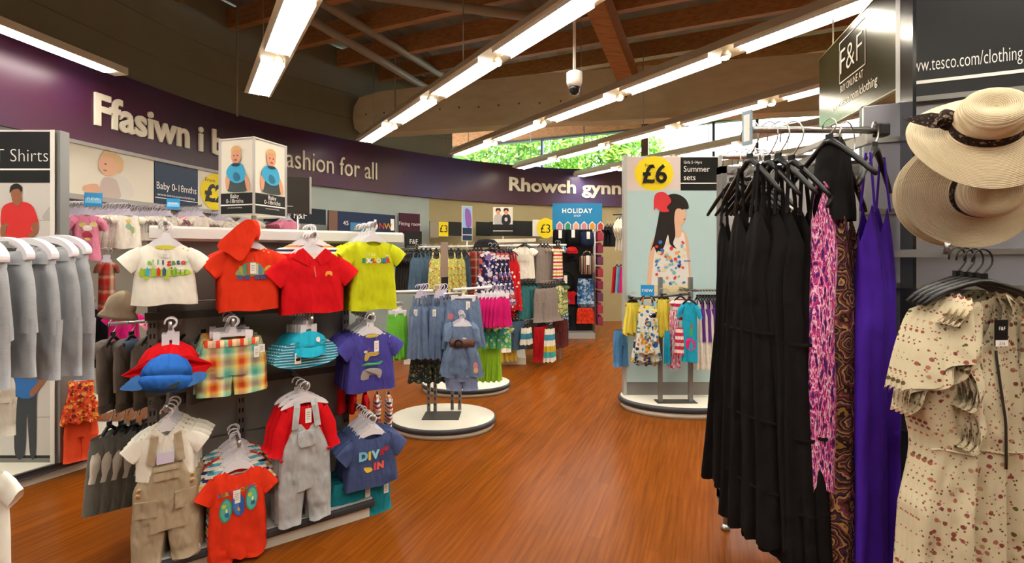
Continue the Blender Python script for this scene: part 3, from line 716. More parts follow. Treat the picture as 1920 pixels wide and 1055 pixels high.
hanger(q, rz, S2*.6, 'baby', 'white moulded hanger holding the striped T-shirt behind the red polo')
behind(o2, 3, D1*.04, 'striped baby T-shirt at the back of the polo shirt hook', 'striped T-shirts behind the red polo', 'baby', 'hanger of a striped T-shirt behind the red polo', S2*.6, seed=2)
# ---- row 1: lime explorer shirt
bx, D = front(700, 450, 583, 124, .0); p, S, H, rz = fit(bx, D, YAW); g = tee(S, H*.98, seed=14, nd=.09, neck=.14)
o = put('baby_t_shirt', g, [LIME], bx, D, YAW, 'lime yellow baby T-shirt with the word EXPLORER printed across', 't-shirt'); u = S
letters(g, o, [(c, (-.185+.052*i)*u, -.335*u, .088*u, ink(h), .003) for i, (c, h) in enumerate(zip('EXPLORER', ('#2f8f6a','#f2efe6','#2f7fa0','#d7482a','#e8dfb0','#2f8f6a','#3f6fa0','#c9382a')))] + [('LITTLE', -.13*u, -.235*u, .05*u, ink('#e9e7b0'), 0)])
decal(g, o, [(ell(.19*u, -.235*u, .02*u, .015*u), ink('#e8e4d0')), (rect(.17*u, .21*u, -.26*u, -.245*u), ink('#3f6fa0'))])
shirt_stack(o, 700, 450, .0, 7, 'lime yellow baby T-shirt hanging behind the EXPLORER one', 'lime yellow baby T-shirts on one hook', S*.6, hlab='white moulded hanger holding the lime EXPLORER T-shirt', hgrp='hangers of the lime T-shirts', seed=15, step=.036)
# ---- row 2: red and blue caps, plaid shorts, turquoise caps, violet animal shirts
def cap(px, py, ly, r, crown, brim, label, tilt=(0, 0), grp=None, lining=None, motif=None, peak=True):
    D = gD(px, ly); p = P(px, py, D); mb = MB(); n = 24
    prof = [(r*.06, .0), (r*.35, -.03*r), (r*.7, -.25*r), (r*.92, -.62*r), (r, -1.0*r)]
    mb.lathe(prof, n, (0,0,0), 0, 1, .62)
    e = tag(mk('baby_peaked_hat', mb, [crown], loc=p, rot=(tilt[0], tilt[1], ANG)), label, 'cap', grp)
    b = MB(); k = 14
    if peak:
        vs = []
        for i in range(k+1):
            a = math.pi*(-.08 - .84*i/k)
            for f_, dz in ((.95, -.9), (1.12, -1.0), (1.42, -1.24)): vs.append((r*f_*math.cos(a)*.9, r*.66*f_*math.sin(a), r*dz))
        b.add(vs, [(3*i+j, 3*i+j+1, 3*i+4+j, 3*i+3+j) for i in range(k) for j in (0, 1)], 0, True)
        b.add([(x, y, z-.004) for x, y, z in vs], [(3*i+3+j, 3*i+4+j, 3*i+j+1, 3*i+j) for i in range(k) for j in (0, 1)], 0, True)
        mk('peak', b, brim, parent=e)
    s = MB().lathe([(.0,.004),(.012,.002),(.013,-.004)], 8); mk('button', s, crown, parent=e)
    seams = MB()
    for a in (R(-150), R(-90), R(-30)):
        seams.tube([(rr*1.005*math.cos(a), rr*.625*math.sin(a), z+.001) for rr, z in prof], .0012, 4)
    mk('seam', seams, crown, parent=e); return e, p
arm(gloc(320,610)[0], gloc(320,612)[1], -.05)
for i in range(3):
    hanger(P(320, 638, gD(320, .0)) + D1*.03*i, ANG, .05, 'clip', 'white clip hanger holding the red baby cap' if i == 0 else 'white clip behind the red baby cap', None if i == 0 else 'clips behind the red cap', [WPLAST, WPLAST])
e, p = cap(318, 640, .02, .125, RED, RED, 'red baby sun hat hanging above the blue cap', peak=False)
fl = MB(); fl.add([(x*1.0, -.09+.05*abs(x)/.16-.015*j, z) for j in (0, 1) for x, z in ((-.17,-.125),(-.08,-.06),(0,-.05),(.08,-.06),(.17,-.115),(.09,-.2),(.0,-.13),(-.09,-.15))], [tuple(range(8)), tuple(range(15,7,-1))] + [(i, (i+1)%8, (i+1)%8+8, i+8) for i in range(8)])
mk('neck_flap', fl, RED, parent=e)
BLU = mt('royal_blue_cotton', '#2b68bd', wr=.6)
e, p = cap(318, 664, -.06, .098, BLU, BLU, 'royal blue baby cap with its opening at the bottom, under the red hat', (R(-18), R(6)), peak=False)
mb = MB().lathe([(.098*1.0,-.098),(.104,-.12),(.085,-.15),(.05,-.165)], 24, (0,0,0), 0, 1, .62); mk('back_panel', mb, BLU, parent=e)
pk = MB()
for sd, x0 in ((-1, -.1), (1, .095)):
    pk.prism(blob([(x0, -.09), (x0+sd*.045, -.085 if sd > 0 else -.13), (x0+sd*.05, -.115 if sd > 0 else -.15), (x0-sd*.02, -.15)], 4), -.02, -.005, 0)
mk('peak', pk, mt('mid_blue_cotton', '#3f6fae'), parent=e); mk('strap_gap', MB().map(blob([(.0,-.155),(.03,-.135),(.05,-.128),(.045,-.142),(.03,-.155)], 4), lambda x, z: (x, -.055, z)), BLACK, parent=e)
# plaid shorts
PLD = mt('plaid_cotton', '#b9c9a0', kind='plaid', cols=('#58b09a','#a9d0a8','#f2dc6a','#e2562e','#c9402a','#f0c04a','#e9efd0','#4fae9c'), scale=8.5)
bx, D = front(436, 634, 738, 132); p, S, H, rz = fit(bx, D, YAW)
g = trousers(S, H, waist=.40, crotch=.6, leg=.24, flare=.24, seed=4, fold=(7, .007), gap=.022)
o = put('baby_shorts', g, [PLD], bx, D, YAW, 'baby shorts in orange, green and white plaid at the front of the hook', 'shorts')
wb = MB(); wbm = Garm(); torso(wbm, [(0, .405*S), (-.035, .405*S)], .4*S, .003, .001, .027, (16, .002), 3, 40, 3); mk('waistband', wbm, mt('plaid_waistband', '#e0b070', kind='stripe_x', cols=('#e2562e','#e9c9a8','#d9b090','#d9452e','#f0d8a8','#9fc0a0'), scale=10), parent=o, merge=True)
swing_tag(g, o, .34*S, -.045, .022, .055); swing_tag(g, o, .42*S, -.04, .03, .04)
x, z = gloc(436, 634); arm(x, z+.07, -.02); hanger(o.location + Vector((0,0,.006)), rz, S*.6, 'clip', 'white clip hanger holding the plaid shorts', None, [WPLAST, WPLAST])
behind(o, 5, D1*.04, 'plaid baby shorts hanging behind the front pair', 'plaid baby shorts on one hook', 'clip', 'clip hanger behind the front plaid shorts', S*.6, [WPLAST, WPLAST], jit=.014, seed=6)
# turquoise sun caps with neck flap
TQS = mt('turquoise_stripe', '#2a9fba', kind='stripe_z', cols=('#1f93b0','#1f93b0','#bfe2e6'), scale=70)
x, z = gloc(580, 600); arm(x, z-.004, -.05)
def suncap(loc, label, grp=None, full=True):
    r = .098; mb = MB().lathe([(.004,.0),(r*.4,-.012),(r*.75,-.035),(r*.97,-.07),(r,-.098)], 26, (0,0,0), 0, 1.05, .55)
    e = tag(mk('baby_flap_hat', mb, [TURQ], loc=loc, rz=ANG), label, 'cap', grp)
    outl = blob([(-.105,-.07),(-.16,-.13),(-.168,-.165),(-.12,-.185),(-.03,-.192),(.06,-.185),(.13,-.165),(.155,-.13),(.105,-.065),(.0,-.05)], 4)
    fl = MB(); n_ = len(outl); fl.add([(x, -.02 + .055*(1-(x/.17)**2)*-.4, z) for x, z in outl] + [(x, .012, z) for x, z in outl], [tuple(range(n_)), tuple(range(2*n_-1, n_-1, -1))] + [(i, (i+1)%n_, (i+1)%n_+n_, i+n_) for i in range(n_)])
    mk('neck_flap', fl, TQS, parent=e)
    pk = MB(); k = 14; vs = []
    for i in range(k+1):
        a = math.pi*(-.06 - .88*i/k)
        for f_, dz in ((1.0, -.088), (1.15, -.1), (1.5, -.135)): vs.append((.088*min(f_, 1.1)*math.cos(a)*.95, .055*f_*math.sin(a)*1.0, dz + .012*abs(math.cos(a))))
    pk.add(vs, [(3*i+j, 3*i+j+1, 3*i+4+j, 3*i+3+j) for i in range(k) for j in (0, 1)], 0, True); mk('peak', pk, TURQ, parent=e)
    if full:
        mk('badge', MB().map(blob([(.028,-.05),(.03,-.036),(.044,-.034),(.048,-.05),(.044,-.06),(.034,-.058)], 3), lambda x, z: (x, -.0575+.0*x, z)), LETW, parent=e)
        mk('price_tag', MB().box(-.075,-.045,-.052,-.048,-.165,-.11).box(-.07,-.05,-.0525,-.052,-.15,-.135, 1), [TAGW, BLACK], parent=e)
    return e
p = P(578, 618, gD(578)); suncap(p, 'turquoise baby sun cap with small badge, front of its hook'); hanger(p + Vector((0,0,.0)), ANG, .07, 'clip', 'white clip hanger holding the front turquoise sun cap', None, [WPLAST, WPLAST])
for i in range(1, 6):
    q = p + D1*.035*i + Vector((-.008*i, 0, -.004*i)); suncap(q, 'turquoise baby sun cap stacked behind the front one', 'turquoise sun caps on one hook', False); hanger(q, ANG, .07, 'clip', 'clip hanger behind the front turquoise cap', 'clips of the turquoise caps', [WPLAST, WPLAST])
# violet shirt with bird, crocodile, elephant
bx, D = front(696, 623, 731, 126, -.02); p, S, H, rz = fit(bx, D, YAW); g = tee(S, H, seed=21, hemw=.37)
o = put('baby_t_shirt', g, [PUR], bx, D, YAW, 'violet-blue baby T-shirt with stacked animal print, lion above crocodile above elephant', 't-shirt'); u = S
ani = [(blob([(-.12*u,-.36*u),(-.1*u,-.29*u),(0,-.28*u),(.1*u,-.30*u),(.05*u,-.34*u),(-.03*u,-.34*u),(-.07*u,-.39*u),(-.11*u,-.4*u)]), ink('#b9a04a')), (ell(-.1*u,-.265*u,.03*u,.02*u), ink('#c9c9d8')), (ell(-.06*u,-.235*u,.012*u,.018*u), ink('#b23a4a')),
       (blob([(-.16*u,-.45*u),(-.1*u,-.43*u),(.0,-.44*u),(.08*u,-.43*u),(.15*u,-.42*u),(.1*u,-.47*u),(-.05*u,-.48*u),(-.12*u,-.47*u)]), ink('#3f9f6a')),
       (blob([(-.17*u,-.66*u),(-.16*u,-.56*u),(-.1*u,-.52*u),(.06*u,-.52*u),(.13*u,-.56*u),(.12*u,-.64*u),(.09*u,-.67*u),(.05*u,-.62*u),(-.04*u,-.62*u),(-.06*u,-.67*u)]), ink('#9a9490')), (blob([(.0,-.6*u),(.02*u,-.55*u),(.07*u,-.55*u),(.06*u,-.61*u)]), ink('#7fae3a'))]
decal(g, o, ani); swing_tag(g, o, .06*u, -.12*u, .026, .062); decal(g, o, [(ell(0, -.045*u, .1*u, .028*u), ink('#c9b84a'))], 'neck_trim')
for i in range(2): decal(g, o, [(ell((.2+.08*i)*u, (-.03-.05*i)*u, .014*u, .014*u, 10), ink('#c9c49a'))], 'button')
shirt_stack(o, 696, 623, -.02, 7, 'violet-blue baby T-shirt hanging behind the animal print one', 'violet-blue baby T-shirts on one hook', S*.6, hlab='white moulded hanger holding the violet animal T-shirt', hgrp='hangers of the violet T-shirts', seed=25, step=.036)
# ---- row 3: beige dungarees, surf rompers, grey dungarees, navy shirts
BEI = mt('beige_corduroy', '#b3a184', wr=.8, var=.2); GRYD = mt('light_grey_denim', '#a3a5a5', kind='denim', cols=('#b9bbba',), wr=.7)
def dungarees(S, H, seed, body, under, label, slv_long, straps):
    g = tee(S, .36*H, seed=seed, sl=.3) if not slv_long else longsleeve(S, .4*H, .46, .62, .09, seed)
    return g
bx, D = front(312, 805, 1048, 166); p, S, H, rz = fit(bx, D, YAW)
o = empty('dungaree_set', p, rz, 'beige corduroy baby dungarees over a white collared shirt, cuffs rolled', 'dungarees')
gs = tee(S, .36*H, seed=31, hemw=.34); sh_ = mk('shirt', gs, [WHT], parent=o, merge=True); c = collar(gs, S, WHT, o, h=.055)
def bib_set(par, S, H, mat, lin, seed, w1=.3, rolled=True, bibz=.2):
    g = Garm(); torso(g, [(0, .21*S), (-.22*H*.5, .27*S), (-.22*H, .37*S), (-.36*H, .375*S), (-.55*H, .39*S)], .2*S, .004, .002, .034, (4, .006), seed, 18, 14, z0=-bibz*H)
    for sd in (-1, 1):
        a = Vector((sd*.19*S, 0, -(bibz+.48)*H)); b = Vector((sd*.225*S, -.006, -H if sd < 0 or rolled is False else -H*1.0))
        limb(g, [a, a.lerp(b, .4), a.lerp(b, .75), b], [.2*S, .19*S, .17*S, .165*S], [.036, .034, .03, .03], 0, 14, .01, seed+sd)
    d = mk('dungarees', g, [mat], parent=par, merge=True)
    sg = gs.surf if False else g.surf
    st_ = MB()
    for sd in (-1, 1): st_.bar((sd*.17*S, -.037, -bibz*H-.02), (sd*.13*S, -.024, -.035*H), .03*(S/.33), .006, 0, up=(0,1,0)).bar((sd*.13*S, -.024, -.035*H), (sd*.12*S, .0, .006), .03*(S/.33), .006, 0, up=(0,1,0))
    mk('shoulder_strap', st_, mat, parent=par)
    f = g.surf
    def patch(nm, pts, off=.006, m_=None):
        pts = blob(pts, 2) if len(pts) > 4 else pts; q = MB(); n_ = len(pts); q.add([f(x, z, off) for x, z in pts] + [f(x, z, 0) for x, z in pts], [tuple(range(n_))] + [(i, (i+1)%n_, (i+1)%n_+n_, i+n_) for i in range(n_)]); return mk(nm, q, m_ or mat, parent=d)
    return g, d, patch, f
g, d, patch, f = bib_set(o, S, H, BEI, WHT, 33)
z_ = lambda k: -k*H
patch('bib_pocket', rect(-.14*S, .14*S, z_(.36), z_(.27)), .012); patch('pocket_flap', rect(-.15*S, .15*S, z_(.29), z_(.255)), .018)
patch('hip_pocket', rect(-.35*S, -.1*S, z_(.62), z_(.5)), .014); patch('hip_pocket', rect(.1*S, .35*S, z_(.6), z_(.47)), .014)
for x, k in ((-.18, .22), (.17, .22), (-.3, .41), (.3, .41), (.3, .37), (-.31, .45)):
    q = f(x*S, z_(k), .008); mk('button', MB().lathe([(0,-.003),(.009,-.002),(.01,.003)], 10, (0,0,0), fn=lambda v: Vector((q[0]+v.x, q[1]+v.z*1, q[2]+v.y))), M('horn_button', '#c9a878', .4), parent=d)
for sd in (-1, 1):
    cz = -H if sd < 0 else -H*1.0; cf = MB(); cx_ = sd*.225*S
    cf.lathe([(.162*S,-.012),(.172*S,-.012),(.174*S,.03),(.162*S,.034)], 20, (cx_, -.006, cz), 0, 1, .21/(.165*S/.17)*.165 if False else .22, cap=False); mk('turn_up', cf, mt('cream_lining', '#d9ccb2'), parent=d)
mk('hang_label', MB().box(-.035, .03, -.043, -.039, z_(.235), z_(.15)), LILAC, parent=o)
x, z = gloc(312, 800); arm(x, z+.085, -.03)
hanger(p, rz, S*.6, 'baby', 'white moulded hanger holding the beige dungarees'); 
for i in range(1, 4):
    e2 = dup(o, p + D1*.05*i + Vector((.012*i, 0, .004*i)), None, 'beige dungarees with white shirt, hidden behind the front set', 'beige dungarees on one hook'); hanger(e2.location, rz, S*.6, 'baby', 'hanger behind the front beige dungarees', 'hangers of the beige dungarees')
# surf rompers
bx, D = front(446, 876, 1040, 156, -.03); p, S, H, rz = fit(bx, D, YAW); g = Garm()
torso(g, [(0, .29*S), (-.16*H, .31*S), (-.6*H, .35*S), (-.86*H, .36*S), (-H, .27*S)], .15*S, .08*S, .06*S, .028, (4, .006), 41, 20, 16, hem=.012)
for sd in (-1, 1):
    a = Vector((sd*.23*S, 0, -.15*S)); b = Vector((sd*.42*S, -.004, -.38*S)); limb(g, [a, a.lerp(b, .5), b], [.125*S, .125*S, .115*S], [.013,.014,.012], 0, 12, .004, sd)
    limb(g, [(sd*.17*S, 0, -.86*H), (sd*.19*S, -.004, -.97*H), (sd*.19*S, -.006, -1.04*H)], [.18*S, .17*S, .13*S], [.03,.03,.024], 0, 14, .008, sd+4)
o = put('baby_romper', g, [ORG], bx, D, YAW, 'orange-red baby romper with three surfboards printed on the chest', 'romper'); u = S
surfb = []
for i, (x, z, r_) in enumerate(((-.15, -.52, -.08), (.0, -.47, .12), (.16, -.43, -.03))):
    surfb += [(ell(x*u, z*u, .075*u, .165*u, 20, r_), ink('#2f8f86' if i != 1 else '#2f5fa8')), (ell(x*u, z*u, .06*u, .145*u, 20, r_), ink('#5fb89a' if i != 1 else '#3f7fb8')), (ell((x-.02)*u, (z+.06)*u, .028*u, .03*u, 8), ink('#c9cf4a')), (ell((x+.015)*u, (z-.06)*u, .03*u, .035*u, 8), ink('#2f6fb0' if i != 1 else '#e0a03a')), (ell((x+.01)*u, (z+.0)*u, .012*u, .03*u, 8), ink('#e8efc0'))]
decal(g, o, surfb); letters(g, o, [(c, (-.24+.043*i)*u, (-.33+.004*i)*u, .07*u, ink(h), .001) for i, (c, h) in enumerate(zip('SURF SCHOOL', ('#3f6fa0','#4f8f4a','#c9a03a','#6a4f8a','#fff','#3f6fa0','#b98a2a','#4f8f4a','#7a5a9a','#3f6fa0','#c9a03a')) ) if c != ' '])
swing_tag(g, o, -.02*u, -.27*u, .03, .062)
x, z = gloc(446, 850); arm(x, z+.06, -.06)
hanger(p, rz, S*.62, 'baby', 'white moulded hanger holding the surfboard romper')
RST = mt('romper_stripe', '#e8e0d0', kind='stripe_z', cols=('#ece6d8','#c4322e','#ece6d8','#e2b84a','#ece6d8','#34385e','#ece6d8','#5fb0c4'), scale=9)
rs = behind(o, 7, D1*.036 + Vector((0,0,.006)), 'striped baby romper hanging behind the surfboard one', 'striped rompers on one hook', 'baby', 'hanger of a striped romper behind the surfboard one', S*.62, seed=44, jit=.008)
for i, c in enumerate(rs):
    if i == 0: md = c.data.copy(); md.materials[0] = RST
    if i in (0, 1, 2, 4, 5): c.data = md
    else: c['label'] = 'orange-red baby romper between the striped ones behind the front'; c['group'] = 'orange rompers on one hook'
# grey dungarees over a red long-sleeved top
bx, D = front(572, 752, 975, 138, -.03); p, S, H, rz = fit(bx, D, YAW)
o = empty('dungaree_set', p, rz, 'pale grey denim dungarees over a red long-sleeved baby top', 'dungarees')
gs = longsleeve(S, .42*H, .5, .72, .1, 51, hemw=.33); mk('long_sleeved_top', gs, [RED], parent=o, merge=True)
g, d, patch, f = bib_set(o, S*.92, H, GRYD, WHT, 53, rolled=False, bibz=.17); S_ = S*.92
patch('bib_pocket', [(-.12*S_, z_(.24)), (-.11*S_, z_(.34)), (-.05*S_, z_(.36)), (.05*S_, z_(.36)), (.11*S_, z_(.34)), (.12*S_, z_(.24))], .012)
for x, k in ((-.17, .15), (.17, .15), (-.35, .45), (.34, .42)):
    q = f(x*S_, z_(max(k, .18)), .008); q = (q[0], q[1], z_(k)); mk('button', MB().lathe([(0,-.003),(.009,-.002),(.01,.003)], 10, fn=lambda v: Vector((q[0]+v.x, q[1]+v.z, q[2]+v.y))), M('red_button', '#c4182a', .3), parent=d)
swing_tag(g, o, .03*S, z_(.05), .03, .075)
x, z = gloc(572, 752); arm(x, z+.085, -.05); hanger(p, rz, S*.95, 'baby', 'white moulded hanger holding the grey dungarees')
for i in range(1, 3):
    e2 = dup(o, p + D1*.05*i + Vector((-.012*i, 0, .003)), None, 'grey dungarees with red top, hidden behind the front set', 'grey dungarees on one hook'); hanger(e2.location, rz, S*.9, 'baby', 'hanger behind the front grey dungarees', 'hangers of the grey dungarees')
# navy DIVE IN shirts and teal shorts under them
bx, D = front(698, 812, 908, 132, -.03); p, S, H, rz = fit(bx, D, YAW); g = tee(S, H*1.02, seed=61, hemw=.38)
o = put('baby_t_shirt', g, [NAVY], bx, D, YAW, 'navy baby T-shirt with DIVE IN printed in coloured letters', 't-shirt'); u = S
letters(g, o, [('D', -.2*u, -.33*u, .16*u, ink('#7fc4dc'), .004), ('i', -.075*u, -.33*u, .16*u, ink('#e8c83a'), .004), ('V', -.035*u, -.33*u, .15*u, ink('#8fd0e4'), .004), ('E', .09*u, -.3*u, .1*u, ink('#a8283a'), .004), ('I', .0*u, -.49*u, .13*u, ink('#d94a5a'), .004), ('N', .045*u, -.49*u, .13*u, ink('#e8665a'), .004)])
decal(g, o, [(ell(.185*u, -.235*u, .035*u, .035*u, 10), ink('#b8283a')), (blob([(-.14*u,-.43*u),(-.05*u,-.44*u),(-.02*u,-.49*u),(-.1*u,-.5*u)]), ink('#e8c03a'))])
shirt_stack(o, 698, 812, -.03, 6, 'navy baby T-shirt hanging behind the DIVE IN one', 'navy baby T-shirts on one hook', S*.6, hlab='white moulded hanger holding the navy DIVE IN T-shirt', hgrp='hangers of the navy T-shirts', seed=65, step=.036)
bx, D = front(675, 895, 972, 120, .04); p, S, H, rz = fit(bx, D, YAW); g = trousers(S, H, .42, .5, .25, .27, 67, gap=0)
o = put('baby_shorts', g, [TEAL], bx, D, YAW, 'teal baby shorts hanging below the navy DIVE IN T-shirt', 'shorts'); swing_tag(g, o, .1*S, -.05, .028, .06); swing_tag(g, o, .4*S, -.06, .028, .06)
behind(o, 3, D1*.05, 'teal baby shorts behind the front teal pair', 'teal baby shorts under the navy T-shirts', seed=3)
for i in range(5):
    q = P(640+22*i, 690 if i < 2 else 735, gD(640+22*i, .3)); gg = longsleeve(.3, .26, .4, .5, .07, 70+i)
    tag(mk('baby_shirt', gg, [STR if i > 2 else RED], loc=q, rz=ANG+R(70), merge=True), 'red striped baby top hanging side-on behind the violet T-shirts' if i > 2 else 'plain red baby top hanging side-on behind the violet T-shirts', 'baby top', 'red striped tops deep in the stand' if i > 2 else 'red tops deep in the stand')
# ---- left end of the stand: charcoal hoodies and grey sets on short rails
mk('end_rail', MB().tube([(P(203,607,2.42)-GB) @ __import__('mathutils').Matrix.Rotation(ANG, 3, 'Z'), (P(385,594,2.62)-GB) @ __import__('mathutils').Matrix.Rotation(ANG, 3, 'Z')], .009, 8), STEEL, parent=st)
CHAR = mt('charcoal_fleece', '#7d756b', wr=.7); HB = M('hoodie_blue_lining', '#5a6f88', .8)
def hoodie(seed):
    S, H = .36, .34; g = longsleeve(S, H, .36, .66, .07, seed, hemw=.27)
    g.lathe([(.02,.01),(.055,-.005),(.068,-.04),(.06,-.075),(.03,-.09)], 14, (0,.035,.0), 0, 1, .8); return g
g = hoodie(81); hd0 = None
for i in range(6):
    q = P(212 + 34*i, 640 - 1.2*i, 2.42 + .035*i)
    if i == 0:
        hd0 = tag(mk('baby_hoodie', g, [CHAR, HB], loc=q, rz=R(98), merge=True), '', 'hoodie'); o = hd0
        mk('hem_band', MB().lathe([(.097,-.335),(.1,-.31),(.098,-.3)], 20, (0,0,0), 0, 1, .3, cap=False), mt('charcoal_rib', '#645e56'), parent=o)
    else: o = dup(hd0, q, R(98 - 5*i))
    o['label'] = ['charcoal baby hoodie at the outer end of the short rail', 'second charcoal hoodie from the end, hood lined in blue'][i] if i < 2 else 'charcoal baby hoodie further along the short rail'
    if i >= 2: o['group'] = 'charcoal hoodies on the short rail'
    if i == 1: mk('hood_lining', MB().lathe([(.0,.012),(.05,.005),(.056,-.03),(.03,-.07)], 12, (0,.0,0), 0, 1, .7), HB, parent=o)
    hanger(q, o.rotation_euler[2], .13, 'adult', 'small hanger of a charcoal hoodie on the short rail', 'hangers of the charcoal hoodies', [BLACKP, STEEL], .07)
GMAR = mt('grey_marl', '#6f7068', kind='heather', cols=('#85857c',)); gset0 = None
for i in range(6):
    q = P(205 + 22*i, 808 - 2*i, 2.4 + .05*i)
    if i == 0:
        gset0 = empty('baby_outfit', q, R(95), '', 'baby outfit')
        mk('dress', flare(.24, .32, .36, 0, 91, (4, .008), .03), GMAR if False else mt('grey_marl2', '#74766e', kind='heather', cols=('#8a8a82',)), parent=gset0, merge=True)
        mk('white_sleeve', longsleeve(.34, .2, .44, .62, .1, 92), [WHT], parent=gset0, merge=True); o = gset0
    else: o = dup(gset0, q, R(95-4*i))
    o['label'] = 'grey marl baby outfit with white sleeves at the end of the lower rail' if i == 0 else 'grey marl baby outfit with white sleeves further along the lower rail'
    if i: o['group'] = 'grey outfits on the lower rail'
    hanger(q, o.rotation_euler[2], .13, 'adult', 'small hanger of a grey marl outfit', 'hangers of the grey outfits', [BLACKP, STEEL], .07)
MX = __import__('mathutils').Matrix.Rotation(ANG, 3, 'Z')
mk('end_rail', MB().tube([(P(196,766,2.4)-GB) @ MX, (P(340,752,2.7)-GB) @ MX], .009, 8), STEEL, parent=st)
# plain baby tops on the far side of the stand, seen past the front row
BKP = [mt('pink_print', '#d98fb0', kind='floral', cols=('#e8c9d8','#c9608f','#e8e0d0'), scale=40, size=.4), mt('magenta_cotton', '#c41f6a'), mt('stripe_pale', '#d8cfd0', kind='stripe_z', cols=('#e8e2e0','#c9a0b0'), scale=30), WHT]
for i in range(6):
    q = P(300 + 70*i, 470, gD(300+70*i, .62)); tag(mk('baby_shirt', tee(.3, .26, seed=100+i), [BKP[i % 4]], loc=q, rz=ANG, merge=True), ('pale', 'magenta', 'pink striped', 'white')[i % 4] + ' baby top on the far side of the stand' + ('', ' nearer its right end')[i > 3], 'baby top')
# ---- four-sided picture sign on top of the stand
cp = P(476, 404, 2.74); va = math.atan2(-cp.y, -cp.x)
sg = empty('picture_sign', cp, va + R(90), 'square column sign with crawling baby photos and the words Baby 0-18mths', 'sign')
h = .415; s_ = .083
SQ = math.sqrt(2)*.118
core = MB(); core.prism([(0,0)]*0 or [(-.001,0),(.001,0),(.001,h),(-.001,h)], -.001, .001); 
bxm = MB(); c4 = [Vector((0, -SQ, 0)), Vector((SQ, 0, 0)), Vector((0, SQ, 0)), Vector((-SQ, 0, 0))]
bxm.add([c + Vector((0,0,z)) for z in (0, h) for c in c4], [(3,2,1,0),(4,5,6,7)] + [(i, (i+1)%4, (i+1)%4+4, i+4) for i in range(4)]); mk('column', bxm, PAPER, parent=sg)
ed = MB()
for c in c4: ed.box(c.x-.007, c.x+.007, c.y-.007, c.y+.007, -.006, h+.006)
for i in range(4):
    for z in (-.004, h+.002): ed.bar(c4[i] + Vector((0,0,z)), c4[(i+1)%4] + Vector((0,0,z)), .008, .008)
mk('edge_trim', ed, M('sign_edge', '#c9c7c4', .35, .5), parent=sg)
mk('stem', MB().tube([(0,0,-.1),(0,0,.0)], .014, 8), STEEL, parent=sg)
W = .235
for k, (a, b_) in enumerate(((c4[3], c4[0]), (c4[0], c4[1]))):
    d_ = (b_-a).normalized(); nn = Vector((d_.y, -d_.x, 0)); wd_ = (b_-a).length
    def fn(lv): return lambda x, z: tuple(a + d_*(x+wd_/2) + nn*(.002+.0006*lv) + Vector((0, 0, z)))
    fc = MB(); lv = 0
    T1, SK, BR = ink('#3aa6cf'), SKIN, ink('#e8b890')
    layers = [(rect(-.5*W, .5*W, 0, .115), BLACK), (rect(-.5*W, .5*W, .046, .053), LETW),
              (blob([(-.04,.2),(-.06,.15),(-.055,.125),(.03,.12),(.07,.125),(.08,.15),(.05,.2)]), ink('#3f4a4a')), (blob([(-.05,.24),(-.075,.2),(-.07,.14),(-.055,.14),(-.045,.19)]), SK), (blob([(.05,.24),(.085,.19),(.095,.13),(.075,.13),(.06,.18)]), SK),
              (blob([(-.045,.27),(-.07,.23),(-.045,.19),(0,.17),(.05,.18),(.065,.22),(.045,.27),(.0,.285)]), T1), (blob([(-.02,.2),(0,.18),(.03,.19),(.02,.22),(-.01,.23)]), ink('#2a6f8f')),
              (ell(0, .32, .034, .045), SK), (blob([(-.035,.335),(-.03,.365),(0,.378),(.03,.365),(.035,.335),(.02,.352),(-.02,.352)]), ink('#d9b070')), (ell(-.012,.322,.004,.005,8), HAIRB), (ell(.012,.322,.004,.005,8), HAIRB), (ell(0,.298,.011,.006,8), ink('#b4504a')), (ell(0,.272,.03,.008), ink('#22384e'))]
    mats = []
    for pts, m_ in layers:
        if m_ not in mats: mats.append(m_)
        fc.map(pts, fn(lv), mats.index(m_)); lv += 1
    if LETW not in mats: mats.append(LETW)
    fc.text('Baby', 0, .086, .032, fn=fn(20), mi=mats.index(LETW), align='C'); fc.text('0-18mths', 0, .059, .032, fn=fn(20), mi=mats.index(LETW), align='C'); fc.text('www.tesco.com/clothing', 0, .03, .01, fn=fn(20), mi=mats.index(LETW), align='C')
    mk('printed_face', fc, mats, parent=sg)

# ================================================================== LEFT: BABY WALL, T-SHIRT PANEL, SHORTS RAIL
def off_s(px, off):
    best = None
    for i in range(int(WS[-1]/.02)):
        s = i*.02; p, d = wall_at(s, off)
        if p.y < .6: continue
        e = abs(CX + F*p.x/p.y - px)
        if best is None or e < best[0]: best = (e, s)
    return best[1]
OFF = .30
bw = empty('baby_wall_unit', wall_at(off_s(250, OFF), OFF)[0], 0, 'cream wall unit of baby clothes under the purple fascia', 'wall unit')
bw.location = (0, 0, 0)
s_a, s_b, s_c, s_d, s_e = [off_s(x, OFF) for x in (60, 291, 370, 372, 455)]
mk('back_panel', wall_strip(.15, 2.06, 0, OFF-.03, s_a, s_e), M('wall_unit_panel', '#8f8a7e', .5), parent=bw)
mk('header_frame', wall_strip(2.04, 2.09, 0, OFF+.02, s_a, s_e), GREYL, parent=bw)
mk('header_frame', wall_strip(2.565, 2.6, 0, OFF+.02, s_a, s_e), GREYL, parent=bw)
mk('plinth', wall_strip(0, .14, 0, OFF+.25, s_a, s_e), CREAM, parent=bw)
def hpanel(s0, s1, m_, nm): return mk(nm, wall_strip(2.09, 2.565, 0, OFF, s0, s1), m_, parent=bw)
hpanel(s_a, s_b-.01, PAPER, 'picture_panel'); hpanel(s_b, s_c, NAVYS, 'name_panel'); hpanel(s_d, s_e, PAPER, 'price_panel')
def on_off(px, off):
    s0 = off_s(px, off)
    def fn(x, z): p, d = wall_at(s0 + x, off); return (p.x, p.y, z)
    return fn
